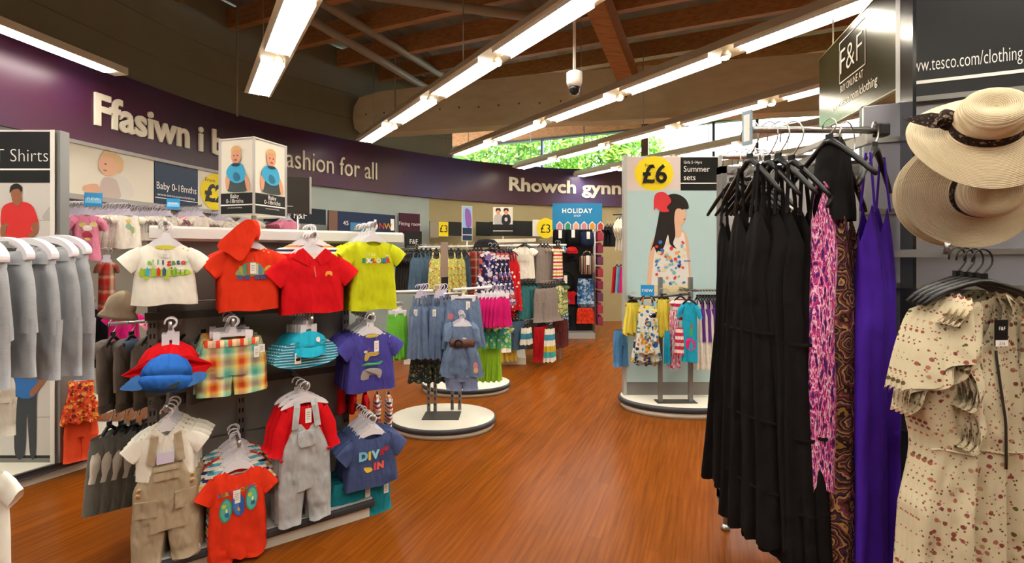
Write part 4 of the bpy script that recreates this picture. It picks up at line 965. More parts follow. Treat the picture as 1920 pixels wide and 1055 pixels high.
f = on_off(291, OFF+.006); pm = MB(); wn_ = s_c - s_b
pm.text('Baby 0-18mths', .02, 2.26, .115, fn=f, width=wn_-.05); pm.text('www.tesco.com/clothing', .03, 2.185, .04, fn=f, width=wn_-.08); pm.map(rect(.0, wn_, 2.155, 2.163), f); mk('printed_words', pm, LETW, parent=bw)
f = on_off(372, OFF+.006); pm = MB(); pm.map(ell(.3, 2.32, .27, .24, 36), f, 0); f2 = on_off(372, OFF+.009); pm.text('£2', .09, 2.2, .3, fn=f2, mi=1, bold=.012); pm.text('From', .1, 2.44, .07, fn=f2, mi=1)
mk('price_print', pm, [YEL, BLACK], parent=bw)
f0 = off_s(205, OFF)
def fb(lv):
    def fn(x, z): p, d = wall_at(f0 + x, OFF + .004 + .001*lv); return (p.x, p.y, z)
    return fn
pm = MB(); BS, BH, OV, BW_ = ink('#e2b394'), ink('#dcb98a'), ink('#c7b6ae'), ink('#ddd7cd')
lay = [(blob([(-.02,2.3),(-.1,2.24),(-.13,2.11),(.2,2.1),(.25,2.2),(.18,2.31),(.08,2.34)]), BW_), (blob([(-.06,2.29),(-.1,2.2),(-.09,2.1),(.1,2.1),(.09,2.22),(.05,2.29)]), OV), (blob([(-.2,2.2),(-.26,2.17),(-.25,2.12),(-.16,2.11),(-.1,2.16),(-.13,2.21)]), BS),
       (blob([(-.1,2.48),(-.12,2.42),(-.1,2.35),(-.03,2.31),(.06,2.34),(.1,2.42),(.08,2.51),(0,2.555),(-.07,2.54)]), BS), (blob([(-.09,2.5),(-.05,2.556),(.05,2.556),(.13,2.5),(.13,2.4),(.09,2.36),(.07,2.43),(.03,2.49),(-.03,2.5)]), BH), (ell(-.05,2.425,.014,.005,8), HAIRB), (ell(-.055,2.36,.02,.008,8), ink('#b4605a'))]
ms = []
for i, (p_, m_) in enumerate(lay):
    if m_ not in ms: ms.append(m_)
    pm.map(p_, fb(i), ms.index(m_))
mk('baby_photo', pm, ms, parent=bw)
def wnorm(px):
    p, d = wall_at(off_s(px, OFF)); return Vector((d.y, -d.x, 0))
# ---- clothes on the wall unit's arms
PNK = mt('pink_jersey', '#e58aa6'); PPK = mt('pale_pink_jersey', '#efc0c4'); GOLD = M('gold_foil', '#b58a35', .25, .85, bump=.8, bscale=60); RPL = mt('red_plaid', '#a02a22', kind='plaid', cols=('#a3281f','#b3402f','#c9bda5','#8a2a24','#5a5a4a','#a8251c'), scale=9)
BLKC = mt('black_trouser_cloth', '#1b1b20'); MAG = mt('magenta_jersey', '#c81e72'); OFL = mt('orange_print', '#e2562f', kind='floral', cols=('#e8a02f','#c4321f','#f0b060','#7a2f2a'), scale=28, size=.42); ORT = mt('coral_cotton', '#f0552f')
PRT = mt('pastel_print', '#dcd2c8', kind='floral', cols=('#d9a7b4','#b6cbb0','#a9b9cf','#e2cf9f'), scale=45, size=.4); PCRM = mt('pale_cream_cotton', '#ddd2c6')
def wallarm(px, py, D, n):
    q = P(px, py, D); mk('hook_arm', MB().bar(tuple(q), tuple(q - wnorm(px)*min(.5, .04*n+.2)), .012, .02).tube([q + Vector((0,0,-.006)), q + wnorm(px)*.01 + Vector((0,0,.02))], .007, 6), STEEL, parent=bw)
def wstack(kind, box, D, yaw, mat, label, cat, n, grp, mats2=None, hk='baby', name='baby_shirt', lab2=None, seed=1):
    p, S, H, rz = fit(box, D, yaw)
    g = {'tee': lambda: tee(S, H, seed=seed), 'ls': lambda: longsleeve(S, H, seed=seed, hemw=.33, drop=.42), 'tank': lambda: tee(S, H, seed=seed, drop=.22, sh=.33, cuff=.1), 'trs': lambda: trousers(S, H, gap=0, seed=seed)}[kind]()
    o = tag(mk(name, g, [mat], loc=p, rz=rz, merge=True), label, cat); hm = [LILAC, LILAC]
    hanger(p, rz, S*.6, hk, 'lilac hanger holding the ' + ' '.join(label.split()[:9]), None, hm)
    if n:
        cs = behind(o, n, -wnorm((box[0]+box[2])/2)*.034, lab2 or label.split(',')[0] + ' hanging behind', grp, hk, 'lilac hanger in the row of ' + grp, S*.6, hm, hgroup='hangers of ' + grp, jit=.005)
        if mats2:
            for i, c in enumerate(cs): c.data = c.data.copy() if i < len(mats2) else cs[i % len(mats2)].data; c.data.materials[0] = mats2[i % len(mats2)]
    wallarm((box[0]+box[2])/2, box[1]-18, D, n); return o, g, S, H
o, g, S, H = wstack('ls', (117,401,207,488), 3.9, 58, PNK, 'pink long-sleeved baby top with a cartoon mouse print, on the wall unit', 'top', 14, 'pale tops behind the pink one', [PPK, PCRM, PNK], lab2='pale baby top hanging in the row behind the pink mouse one')
decal(g, o, [(ell(-.1*S,-.3*S,.085*S,.07*S), ink('#cfc06a')), (ell(.13*S,-.28*S,.09*S,.065*S), ink('#d6c880')), (ell(.0,-.38*S,.1*S,.08*S), ink('#eee2dc')), (blob([(-.07*S,-.48*S),(.05*S,-.48*S),(.1*S,-.62*S),(-.1*S,-.62*S)]), ink('#b3324a')), (ell(.0,-.68*S,.06*S,.045*S), ink('#d9c07a'))])
o, g, S, H = wstack('tank', (205,402,276,466), 4.25, 56, WHT, 'white sleeveless baby top with a parrot print, on the wall unit', 'top', 15, 'pale tops behind the parrot one', [PCRM, PRT, WHT], lab2='pale baby top hanging in the row behind the parrot one')
decal(g, o, [(ell(-.02*S,-.22*S,.06*S,.06*S), ink('#d9b84a')), (blob([(-.1*S,-.4*S),(-.02*S,-.28*S),(.08*S,-.4*S),(.1*S,-.55*S),(.0,-.48*S)]), ink('#8fb49a')), (blob([(.02*S,-.4*S),(.12*S,-.42*S),(.1*S,-.62*S)]), ink('#9fb86a'))])
o, g, S, H = wstack('tee', (290,404,344,452), 4.9, 54, PRT, 'pastel print baby top on the wall unit, third arm along', 'top', 15, 'pastel tops on the third arm', [PRT, PCRM], lab2='pastel baby top hanging in the row on the third arm')
o, g, S, H = wstack('tee', (352,404,402,450), 5.5, 52, PCRM, 'cream baby top on the wall unit, below the yellow price sign', 'top', 15, 'cream tops below the price sign', [PRT, PNK, PCRM], lab2='pale baby top hanging in the row below the price sign')
for i, (px, D) in enumerate(((408, 5.9), (455, 6.3), (520, 6.6))):
    wstack('tee', (px, 412, px+44, 450), D, 50, (PRT, PCRM, PNK)[i], ('pastel print', 'cream', 'pink')[i] + ' baby top far along the wall unit behind the white rail', 'top', 12, ('pastel', 'cream', 'pink')[i] + ' tops far along the wall unit')
for px, py, D in ((175, 374, 3.75), (325, 382, 4.75)):                   # blue NEW cards clipped over the arms
    q = P(px, py, D); mb = MB().box(-.055, .055, -.003, .003, -.055, .055).box(-.05, .05, -.0036, -.003, -.03, .01, 1); mb.text('new', 0, -.005, .045, y=-.0042, mi=2, align='C')
    tag(mk('promotion_card', mb, [BLUEC, M('card_glare', '#7fc9ee', .3), LETW], loc=q, rz=R(30), rot=(R(-10), 0, R(30))), 'small bright blue card above the ' + ('pink mouse top' if px < 200 else 'pastel print tops'), 'card')
def single(kind, name, box, D, yaw, mat, label, cat, grp=None, seed=3, hang='clip', hm=None):
    p, S, H, rz = fit(box, D, yaw)
    g = {'trs': lambda: trousers(S, H, gap=0, seed=seed), 'tee': lambda: tee(S, H, seed=seed), 'ls': lambda: longsleeve(S, H, seed=seed), 'skirt': lambda: flare(S*.7, S, H, 0, seed), 'dress': lambda: flare(S*.6, S, H, 0, seed, waist=(.35, S*.62)),
         'straps': lambda: flare(S*.7, S, H*.86, H*.14, seed, top=[(0,-.03*H),(.4,0),(.7,0),(1,-.08*H)]), 'tank': lambda: tee(S, H, seed=seed, drop=.22, sh=.33, cuff=.1)}[kind]()
    o = tag(mk(name, g, [mat], loc=p, rz=rz, merge=True), label, cat, grp)
    if hang: hanger(p, rz, S*.6, hang, 'hanger holding the ' + ' '.join(label.split()[:11]), 'hangers of ' + grp if grp else None, hm)
    return o, g, S, H
LH = [LILAC, STEEL]
for i in range(3): single('trs', 'baby_leggings', (146-3*i, 503, 170-3*i, 582), 3.75+.04*i, 30, GOLD, 'shiny gold baby leggings beside the red plaid shirt', 'leggings', 'gold leggings on the wall unit', hm=LH)
for i in range(2): single('ls', 'plaid_shirt', (180-6*i, 490, 226-6*i, 582), 3.6+.06*i, 40, RPL, 'red plaid baby shirt hanging on the wall unit beside the gold leggings', 'shirt', 'red plaid shirts on the wall unit', hang='baby', hm=LH)
for i in range(3): single('trs', 'baby_trousers', (140, 580+2*i, 204, 690), 3.75+.05*i, 45, BLKC, 'black baby trousers on the wall unit below the gold leggings', 'trousers', 'black trousers on the wall unit', hm=LH)
for i in range(3): single('tee', 'baby_shirt', (190+6*i, 586, 262+6*i, 668), 3.75+.06*i, 45, MAG, 'magenta baby top behind the charcoal hoodies', 'top', 'magenta tops on the wall unit', hang='baby', hm=LH)
for i in range(3): single('tee', 'baby_shirt', (262+20*i, 590, 345+20*i, 690), 3.95+.06*i, 45, PNK, 'pink baby top behind the charcoal hoodies and blue cap', 'top', 'pink tops lower on the wall unit', hang='baby', hm=LH)
for i in range(2):
    single('trs', 'baby_trousers', (119, 782, 186, 862), 3.26+.03*i, 42, ORT, 'coral baby trousers hanging under the orange print top', 'trousers', 'coral trousers on the wall unit', hang=None)
    single('dress', 'baby_shirt', (112, 712, 192, 790), 3.22+.03*i, 42, OFL, 'orange printed baby top with ruffled hem above the coral trousers', 'top', 'orange printed tops on the wall unit', hang='baby', hm=LH)
bcap = MB().lathe([(.01,0),(.03,-.012),(.055,-.04),(.062,-.08),(.06,-.1),(.075,-.12),(.08,-.135)], 24, (0,0,0), 0, 1, .6)
tag(mk('baby_sunhat', bcap, mt('beige_cotton', '#b3a58c'), loc=P(234, 545, 2.3), rz=ANG, rot=(R(10), R(12), ANG)), 'beige baby sun hat hanging behind the white crocodile T-shirt', 'hat')
# ---- T-shirt panel
PD = 3.2; pe = empty('poster_panel', (P(-20, 480, PD).x, PD, .1), 0, 'tall panel headed T Shirts with a man in a red T-shirt', 'display panel'); po = Vector(pe.location)
def ploc(px, py, d=0): return P(px, py, PD + d) - po
def prect(mb, x0, y0, x1, y1, d, mi=0):                       # pixel rectangle measured on the panel's front plane
    a, b_ = P(x0, y0, PD) - po, P(x1, y1, PD) - po; mb.box(a.x, b_.x, d, d+.004, b_.z, a.z, mi); return mb
a, b_ = P(-330, 244, PD) - po, P(112, 868, PD) - po
mk('panel', MB().box(a.x, b_.x, .003, .07, b_.z, a.z), GREYM, parent=pe)
mk('frame', prect(prect(MB(), 97, 244, 105, 868, -.012), -330, 244, 100, 247, -.006), WHITE, parent=pe)
mk('header', prect(MB(), -330, 247, 97, 342, -.002), BLACK, parent=pe)
hw_ = MB(); q = P(91, 303, PD) - po; hw_.text('T Shirts', q.x, q.z, .127, y=-.0035, align='R', bold=-.002, sx=.92); prect(hw_, -330, 316, 97, 319, -.0035); mk('header_words', hw_, LETW, parent=pe)
pp = MB(); pm_ = [M('poster_grey', '#cdc8c0', .5), M('poster_grey_dark', '#b4afa6', .5), ink('#d8302c'), SKIND, HAIRB, ink('#2f6fb4'), ink('#3a3f44'), BLACK, SKIN]
prect(pp, -330, 343, 97, 853, -.002, 0)
def pf(i): return lambda x, y: tuple(P(x, y, PD) - po + Vector((0, -.0024 - .0004*i, 0)))
for i, (pts, mi) in enumerate([(rect(-300, 97, 412, 414), 1), (rect(-300, 97, 780, 783), 1), (rect(-300, 97, 853, 858), 7), (blob([(80,408),(97,385),(97,412)]), 1), (blob([(14,446),(16,520),(66,520),(64,446)]), 6), (blob([(3,400),(8,386),(24,379),(44,378),(60,384),(68,398),(73,420),(60,425),(62,446),(14,447),(16,420),(4,425)]), 2),
      (blob([(4,422),(14,420),(12,440),(20,452),(8,452),(2,438)]), 3), (blob([(60,420),(73,418),(72,436),(56,449),(54,440),(62,434)]), 3), (blob([(24,375),(32,386),(42,378),(40,366),(26,366)]), 3), (ell(32,363,10,14), 3), (blob([(20,362),(22,349),(33,344),(43,350),(42,360),(36,354),(26,356)]), 4),
      (blob([(36,640),(30,760),(30,850),(48,850),(52,770),(58,850),(68,850),(70,760),(70,660)]), 6), (blob([(24,640),(28,735),(72,735),(72,640)]), 5), (blob([(72,640),(92,660),(94,700),(66,740),(58,734),(80,700)]), 3)]):
    pp.map(pts, pf(i), mi)
mk('poster_print', pp, pm_, parent=pe)
bt = empty('panel_base', (-3.4, 3.0, 0), 0, 'cream floor base with dark bumper under the T Shirts panel', 'display base')
fe = [(-4.6, .6), (-4.1, 1.3), (-3.19, 3.0), (-2.99, 3.4), (-2.9, 3.75), (-3.3, 4.0), (-3.9, 4.0), (-4.45, 3.6), (-4.65, 1.5)]; fe = [(x+3.4, y-3.0) for x, y in fe]
def slab(pts, z0, z1, grow=0):
    mb = MB(); n_ = len(pts); cx_ = sum(p[0] for p in pts)/n_; cy_ = sum(p[1] for p in pts)/n_; q = []
    for x, y in pts: d = Vector((x-cx_, y-cy_)); d = d.normalized()*grow if d.length else d; q.append((x+d.x, y+d.y))
    mb.add([(x, y, z) for z in (z0, z1) for x, y in q], [tuple(range(n_)), tuple(range(2*n_-1, n_-1, -1))] + [(i, (i+1)%n_, (i+1)%n_+n_, i+n_) for i in range(n_)]); return mb
mk('plinth', slab(fe, 0, .06, -.02), CREAM, parent=bt); mk('bumper', slab(fe, .055, .1, .012), BUMP, parent=bt, bevel=.01); mk('base_top', slab(fe, .06, .104, -.01), CREAM, parent=bt)
# ---- foreground rail of grey shorts
sr = empty('sloping_rail', P(-60, 462, 1.5), 0, 'sloping steel arm carrying the grey jersey shorts', 'rail'); q0 = P(-60, 462, 1.5); q1 = P(112, 453, 2.06)
mk('bar', MB().bar((0,0,0), tuple(q1-q0), .012, .025), STEEL, parent=sr); mk('post', MB().box(-.02,.02,-.02,.02,-q0.z, .05), GREYM, parent=sr)
GSH = cloth('grey_marl_jersey', '#a5a8ab', kind='heather', cols=('#bcc0c4',), wr=.8, wscale=9)
labs = ['grey marl jersey shorts at the front end of the rail, beside the panel', 'second pair of grey marl shorts from the panel, yellow tab at its hem', 'third pair of grey marl shorts from the panel', 'fourth pair of grey marl shorts from the panel', 'outermost pair of grey marl shorts, cut by the frame']
for i in range(5):
    xc, yt, yb, D = ((112, 462, 708, 2.02), (88, 466, 700, 1.9), (52, 470, 706, 1.8), (10, 470, 700, 1.72), (-34, 474, 720, 1.62))[i]
    S = .37; H = (yb-yt)*D/F; g = trousers(S, H, .37, .6, .235, .25, 200+i, fold=(5, .009), gap=.01); q = P(xc, yt, D); rz = R(-10 - 3*i)
    o = tag(mk('jersey_shorts', g, [GSH], loc=q, rz=rz, merge=True), labs[i], 'shorts')
    wbm = Garm(); torso(wbm, [(0, .375*S), (-.05, .385*S)], .37*S, .003, .001, .027, (14, .002), 3, 30, 3); mk('waistband', wbm, [GSH], parent=o, merge=True)
    mk('drawstring_seam', MB().bar(g.surf(.0, -.06, .002), g.surf(0, -.16, .002), .003, .003), GSH, parent=o)
    if i == 1: mk('yellow_tab', MB().box(.02, .07, -.035, -.032, -H*.98, -H*.82), ink('#e2dc2a'), parent=o)
    hg = MB(); hg.prism(blob([(-.15,-.03),(-.145,.0),(-.09,.035),(0,.05),(.09,.035),(.145,0),(.15,-.03),(.13,-.03),(.12,-.005),(.08,.015),(0,.026),(-.08,.015),(-.12,-.005),(-.13,-.03)], 3), -.012, .012, 0)
    tag(mk('clothes_hanger', hg, WPLAST, loc=q, rz=rz), 'white arched hanger of ' + ('the grey shorts beside the panel', 'the second grey shorts', 'the third grey shorts', 'the fourth grey shorts', 'the outermost grey shorts')[i], 'hanger')
WTR = mt('ivory_cotton', '#d9d2c0')
single('trs', 'folded_trousers', (-40, 704, 30, 812), 2.3, -10, WTR, 'ivory trousers hanging below the grey shorts', 'trousers', hang=None)
single('tee', 'white_shirt', (-120, 868, 44, 1130), 1.35, -8, WHT, 'white garment at the bottom corner beside the cream base', 'shirt', hang=None)

# ================================================================== MIDDLE: ROUND RACKS AND GIRLS' RAILS
def round_base(e, rx, ry, h=.085):
    mk('plinth', MB().lathe([(.0,0),(.97,0),(.97,h*.5)], 56, (0,0,0), 0, rx, ry), CREAM, parent=e)
    mk('bumper', MB().lathe([(.98,h*.45),(1.0,h*.5),(1.012,h*.7),(1.0,h*.95),(.975,h)], 56, (0,0,0), 0, rx, ry, cap=False), BUMP, parent=e)
    mk('base_top', MB().lathe([(.978,h*.9),(.975,h+.001),(.0,h+.002)], 56, (0,0,0), 0, rx, ry), CREAM, parent=e)
DEN = mt('blue_chambray', '#5b708f', kind='denim', cols=('#7286a3',), wr=.8); DEN2 = mt('dark_denim', '#3f566c', kind='denim', cols=('#546c80',)); GRN = mt('apple_green_cotton', '#6fbf3f'); DKF = mt('dark_floral', '#2f3a34', kind='floral', cols=('#4a6a4a','#6a3f4a','#8f8a6a','#33474f'), scale=26, size=.45)
HPK = mt('hot_pink_cotton', '#d81f73'); GPR = mt('green_tropical_print', '#4fa868', kind='floral', cols=('#8fd06a','#2f7f5f','#c9d88a','#3f9fa0'), scale=18, size=.5); LIM2 = mt('lime_cotton', '#9acb33')
c1 = P(831, 480, 4.2); r1 = empty('round_base_rack', (c1.x, c1.y, 0), 0, 'oval cream based rack of blue chambray girls clothes', 'clothes rack'); round_base(r1, .465, .36)
def rl(px, py, D): q = P(px, py, D); return (q.x - c1.x, q.y - c1.y, q.z)
mk('foot_plate', MB().box(-.17, .15, -.12, .1, .086, .092), M('foot_plate_grey', '#5d5c58', .35, .5), parent=r1)
for px in (804, 816, 848, 862):
    D = 4.28 if px < 830 else 4.36; x = rl(px, 480, D)[0]; y = D-c1.y; u = MB().box(x-.014, x+.014, y-.014, y+.014, .09, 1.2)
    for k in range(18): u.box(x-.005, x+.005, y-.0145, y-.0139, .15+k*.055, .175+k*.055, 1)
    mk('post', u, [GREYM, BLACK], parent=r1)
for (a, b_) in (((738,547,4.12), (812,545,4.12)), ((850,543,4.24), (922,538,4.24)), ((804,552,4.12), (864,550,4.24)), ((866,552,4.24), (866,592,4.0))):
    mk('rail', MB().tube([rl(*a), rl(*b_)], .012, 8), WHITE if b_[1] < 546 else STEEL, parent=r1)
for i in range(9): single('skirt', 'girls_skirt', (722+1.5*i, 588, 756+1.5*i, 672), 4.3 - .03*i, 20, GRN, 'apple green girls skirt in the row beside the violet T-shirts', 'skirt', 'green skirts on the oval rack', hm=[WPLAST, STEEL])
for i, (x0, x1) in enumerate(((762, 806), (800, 838))):
    o, g, S, H = single('straps', 'playsuit', (x0, 556, x1, 672), 4.02 + .03*i, 8, DEN, ('blue chambray playsuit beside the green skirts', 'blue chambray playsuit, second from the green skirts')[i], 'playsuit', hang='baby', hm=[LILAC, LILAC], seed=300+i); swing_tag(g, o, -.02, -.2*H, .03, .06)
    for k in range(3): c = dup(o, Vector(o.location)+Vector((.02*k+.01, .05*(k+1), .0)), None, 'blue chambray playsuit hanging behind the front two', 'chambray playsuits on the oval rack')
    for k in range(3): hanger(Vector(o.location)+Vector((.02*k+.01, .05*(k+1), .0)), R(8), S*.6, 'baby', 'lilac hanger behind the front playsuits', 'hangers of the chambray playsuits', [LILAC, LILAC])
for i in range(3): single('skirt', 'girls_skirt', (764+18*i, 664, 812+18*i, 716), 4.2+.05*i, 10, DKF, 'dark floral girls skirt below the chambray playsuits', 'skirt', 'dark floral skirts on the oval rack', hang=None)
o, g, S, H = single('skirt', 'chambray_skirt', (826, 560, 912, 652), 4.05, 5, DEN, 'blue chambray skirt with pink flowers behind the belted dress', 'skirt', hm=[WPLAST, WPLAST]); swing_tag(g, o, .1*S, -.02, .035, .07)
decal(g, o, [(ell(-.28*S, -.35*H, .03, .03, 8), ink('#b9707a')), (ell(-.24*S, -.55*H, .03, .025, 8), ink('#b9707a'))])
p, S, H, rz = fit((826, 610, 908, 730), 3.9, 4); e = empty('belted_dress', p, rz, 'blue chambray girls dress with a wide brown belt, front of the oval rack', 'dress')
g = flare(S*.55, S, H*.8, 0, 311, (6, .01), .03, waist=(.32, S*.5)); d = mk('dress', g, [DEN], parent=e, merge=True)
for sd in (-1, 1): gg = Garm(); limb(gg, [(sd*.2*S, 0, -.02), (sd*.3*S, -.01, -.08*H), (sd*.34*S, -.015, -.24*H)], [.03, .035, .03], [.012]*3, 0, 10); mk('sleeve', gg, [DEN], parent=e)
bl = MB().lathe([(.28*S, -.33*H), (.29*S, -.33*H), (.29*S, -.2*H), (.28*S, -.2*H)], 24, (0,0,0), 0, 1, .42, cap=False); mk('belt', bl, ink('#6a4a44'), parent=e)
bk = MB(); q = (-.03, -.03-.07*S, -.265*H); bk.tube([(q[0] + .03*math.cos(a*.5236), -.125*S, q[2] + .03*math.sin(a*.5236)) for a in range(13)], .007, 6); mk('buckle', bk, BLACKP, parent=e)
mk('bloomers', trousers(S*.7, H*.25, .45, .4, .24, .26, 4), [mt('pale_chambray', '#7c88a8')], parent=e, loc=(0, .0, -.76*H), merge=True); decal(g, d, [(ell(.3*S, -.62*H, .02, .03, 8), ink('#c9807a')), (ell(.31*S, -.69*H, .02, .025, 8), ink('#d9a07a'))]); swing_tag(g, d, .05*S, -.18*H, .03, .065)
hanger(p, rz, S*.75, 'baby', 'white hanger holding the belted chambray dress', None, [WPLAST, WPLAST])
for i in range(1, 4): e2 = dup(e, p + Vector((-.01*i, .045*i, .006*i)), None, 'belted chambray dress hidden behind the front one', 'belted dresses on one hook'); hanger(e2.location, rz, S*.75, 'baby', 'lilac hanger behind the belted dress', 'hangers of the belted dresses', [LILAC, LILAC])
for i in range(6): single('skirt', 'girls_skirt', (888+7*i, 556, 926+7*i, 612), 4.3 - .02*i, 14, HPK, 'hot pink girls skirt on the oval rack beside the chambray skirt', 'skirt', 'hot pink skirts on the oval rack', hm=[WPLAST, STEEL])
for i in range(3): single('tee', 'girls_shirt', (896+14*i, 608, 936+14*i, 652), 4.34, 14, GPR, 'green tropical print top hanging below the pink skirts', 'girls top', 'green print tops on the oval rack', hang=None)
for i in range(3): single('skirt', 'girls_dress', (892+11*i, 648, 920+11*i, 714), 4.4, 10, LIM2, 'lime green girls dress low on the oval rack', 'dress', 'lime dresses on the oval rack', hang=None)
c2 = P(874, 480, 5.35); r2 = empty('round_base_rack', (c2.x, c2.y, 0), 0, 'second oval cream base partly hidden behind the front oval rack', 'clothes rack'); round_base(r2, .5, .36)
for x in (-.12, -.05, .05, .12): mk('post', MB().box(x-.014, x+.014, -.014, .014, .09, 1.05), GREYM, parent=r2)
mk('rail', MB().tube([(-.5, 0, 1.05), (.35, 0, 1.05)], .012, 8), STEEL, parent=r2)
# ---- girls' long rail stand behind
BH = [BLACKP, STEEL]
gs_ = empty('girls_rail_stand', (P(900, 480, 6.7).x, 6.9, 0), 0, 'long grey rail stand of girls dresses in the middle of the shop', 'clothes rack'); g0 = Vector(gs_.location)
def gl_(px, py, D): return tuple(P(px, py, D) - g0)
mk('plinth', MB().box(P(770,480,7.0).x-g0.x, P(985,480,6.9).x-g0.x, -.35, .5, 0, .09), CREAM, parent=gs_)
mk('rail', MB().tube([gl_(785,463,6.6), gl_(1062,459,6.9)], .014, 8), WHITE, parent=gs_); mk('rail', MB().tube([gl_(800,536,6.9), gl_(1060,540,7.1)], .014, 8), STEEL, parent=gs_); mk('rail', MB().tube([gl_(900,598,6.9), gl_(1060,598,7.1)], .014, 8), STEEL, parent=gs_)
for px in (800, 960, 1050): mk('post', MB().box(gl_(px,480,6.95)[0]-.02, gl_(px,480,6.95)[0]+.02, .0, .04, .0, 1.68), GREYM, parent=gs_)
mk('top_shelf', MB().bar(gl_(912,452,6.9), gl_(1000,450,7.2), .18, .05), CREAM, parent=gs_)
mk('back_panel', MB().box(gl_(800,480,7.2)[0], gl_(1050,480,7.2)[0], .28, .3, .09, 1.5), DARKM, parent=gs_)
YFL = mt('yellow_floral', '#c9c46a', kind='floral', cols=('#e2d76a','#d9652f','#e8e2b0','#b8c05a'), scale=20, size=.45); NFL = mt('navy_floral', '#262546', kind='floral', cols=('#d8d2dc','#c4574a','#e4e0e6','#7f6fa8'), scale=13, size=.45); RPD = mt('red_polka', '#cf1f24', kind='dots', cols=('#f0e6e2','#f4ece8'), scale=15, size=.3)
TEA = mt('teal_cotton', '#3f7f82'); GRT = mt('taupe_jersey', '#8b8078'); BLKP = mt('black_print', '#1e1f22', kind='floral', cols=('#2a2c30','#c9c9c0','#1a1a1e'), scale=22, size=.2); REDC = mt('red_cotton', '#b81a20'); OLV = mt('olive_print', '#7a8a4f', kind='floral', cols=('#b9c06a','#4f6a4a','#d8d0a0'), scale=20, size=.45)
TWL = mt('beach_towel', '#d8d2b0', kind='stripe_z', cols=('#e8e2d0','#4fb0b0','#d8b83a','#e8e2d0','#3f8fa8'), scale=2.6); RST2 = mt('red_white_stripe', '#d8c9b8', kind='stripe_z', cols=('#c4302c','#e8e2d8','#d8a83a','#e8e2d8'), scale=10); BLUP = mt('blue_print', '#2f6fa0', kind='floral', cols=('#5fb0d0','#1f4f80','#e8e8e0'), scale=20, size=.45)
T = [  # kind, name, x0, y0, x1, y1, D, yaw, material, label, category, n, dx, dD
 ('straps','denim_dress',764,472,800,545,6.2,25,DEN2,'dark denim dress with pink straps at the near end of the girls rail','dress',4,7,.05,'dark denim dresses on the girls rail'),
 ('straps','floral_dress',800,472,836,556,6.1,15,YFL,'yellow floral girls dress hanging beside the dark denim ones','dress',4,13,.05,'yellow floral dresses on the girls rail'),
 ('straps','denim_dress',850,476,876,542,6.3,10,DEN2,'dark denim dress between the yellow floral and navy floral ones','dress',2,8,.06,'denim dresses between the florals'),
 ('tee','girls_shirt',876,470,902,560,6.5,30,RPL,'red and dark print top behind the navy floral dress','shirt',3,6,.06,'dark red tops on the girls rail'),
 ('dress','floral_dress',886,470,952,572,6.0,0,NFL,'navy girls dress with large pale flowers, facing the aisle','dress',3,8,.06,'navy floral dresses on the girls rail'),
 ('straps','polka_dress',938,474,980,582,6.3,20,RPD,'red girls dress with white polka dots','dress',3,-5,.06,'red polka dot dresses on the girls rail'),
 ('tee','girls_shirt',958,462,1004,522,6.4,0,WHT,'white girls T-shirt with a fringed front and navy trim','t-shirt',3,3,.05,'white fringed T-shirts on the girls rail'),
 ('tee','girls_shirt',1000,462,1028,530,6.6,25,GRT,'taupe girls top beside the white fringed T-shirt','shirt',3,7,.06,'taupe tops on the girls rail'),
 ('tee','girls_shirt',1034,464,1054,522,6.7,25,RST2,'red and cream striped girls top at the far end of the rail','shirt',2,5,.06,'striped tops at the far end of the rail'),
 ('trs','girls_trousers',936,556,962,598,6.4,15,REDC,'red girls shorts hanging under the polka dot dress','shorts',3,4,.06,'red shorts on the girls rail'),
 ('dress','girls_dress',940,560,970,594,6.55,15,BLKP,'black printed girls dress beside the red shorts','dress',2,6,.06,'black printed dresses on the girls rail'),
 ('tee','girls_shirt',966,534,1000,598,6.5,20,TEA,'teal girls top hanging under the white fringed T-shirt','shirt',3,8,.06,'teal tops on the girls rail'),
 ('trs','girls_trousers',1000,540,1036,604,6.5,20,GRT,'taupe trousers on the lower girls rail','trousers',5,6,.05,'taupe trousers on the girls rail'),
 ('tee','girls_shirt',1040,534,1062,590,6.7,25,OLV,'olive printed girls top beside the taupe trousers','shirt',3,4,.06,'olive tops on the girls rail'),
 ('trs','girls_jeans',946,602,974,656,6.4,10,DEN2,'dark girls jeans low on the rail stand','jeans',3,7,.05,'dark jeans on the girls rail'),
 ('trs','girls_leggings',940,606,958,660,6.3,10,WHT,'white girls trousers beside the dark jeans','trousers',1,0,0,None),
 ('skirt','beach_towel',974,614,996,646,6.35,10,TWL,'striped beach towel hanging beside the dark jeans','towel',2,4,.06,'striped towels beside the jeans'),
 ('trs','girls_trousers',999,612,1022,678,6.5,12,REDC,'red girls trousers hanging low near the aisle','trousers',3,5,.06,'red trousers near the aisle'),
 ('skirt','beach_towel',1018,616,1040,678,6.3,15,TWL,'striped beach towel hanging at the aisle beside red trousers','towel',2,4,.06,'striped towels at the aisle'),
 ('trs','girls_trousers',1036,600,1060,652,6.9,20,mt('maroon_cotton','#5a2a28'),'maroon trousers at the far low end of the girls rail','trousers',3,4,.06,'maroon trousers on the girls rail'),
 ('tee','girls_shirt',1050,560,1066,632,7.2,20,BLUP,'blue printed top at the far end beside the holiday stand','shirt',2,3,.06,'blue printed tops at the far end'),
 ('skirt','girls_skirt',925,640,955,678,6.4,10,mt('straw_cloth','#d8b84a'),'mustard woven bag hanging at the bottom of the girls stand','bag',2,16,.05,'mustard bags at the bottom of the girls stand'),
]
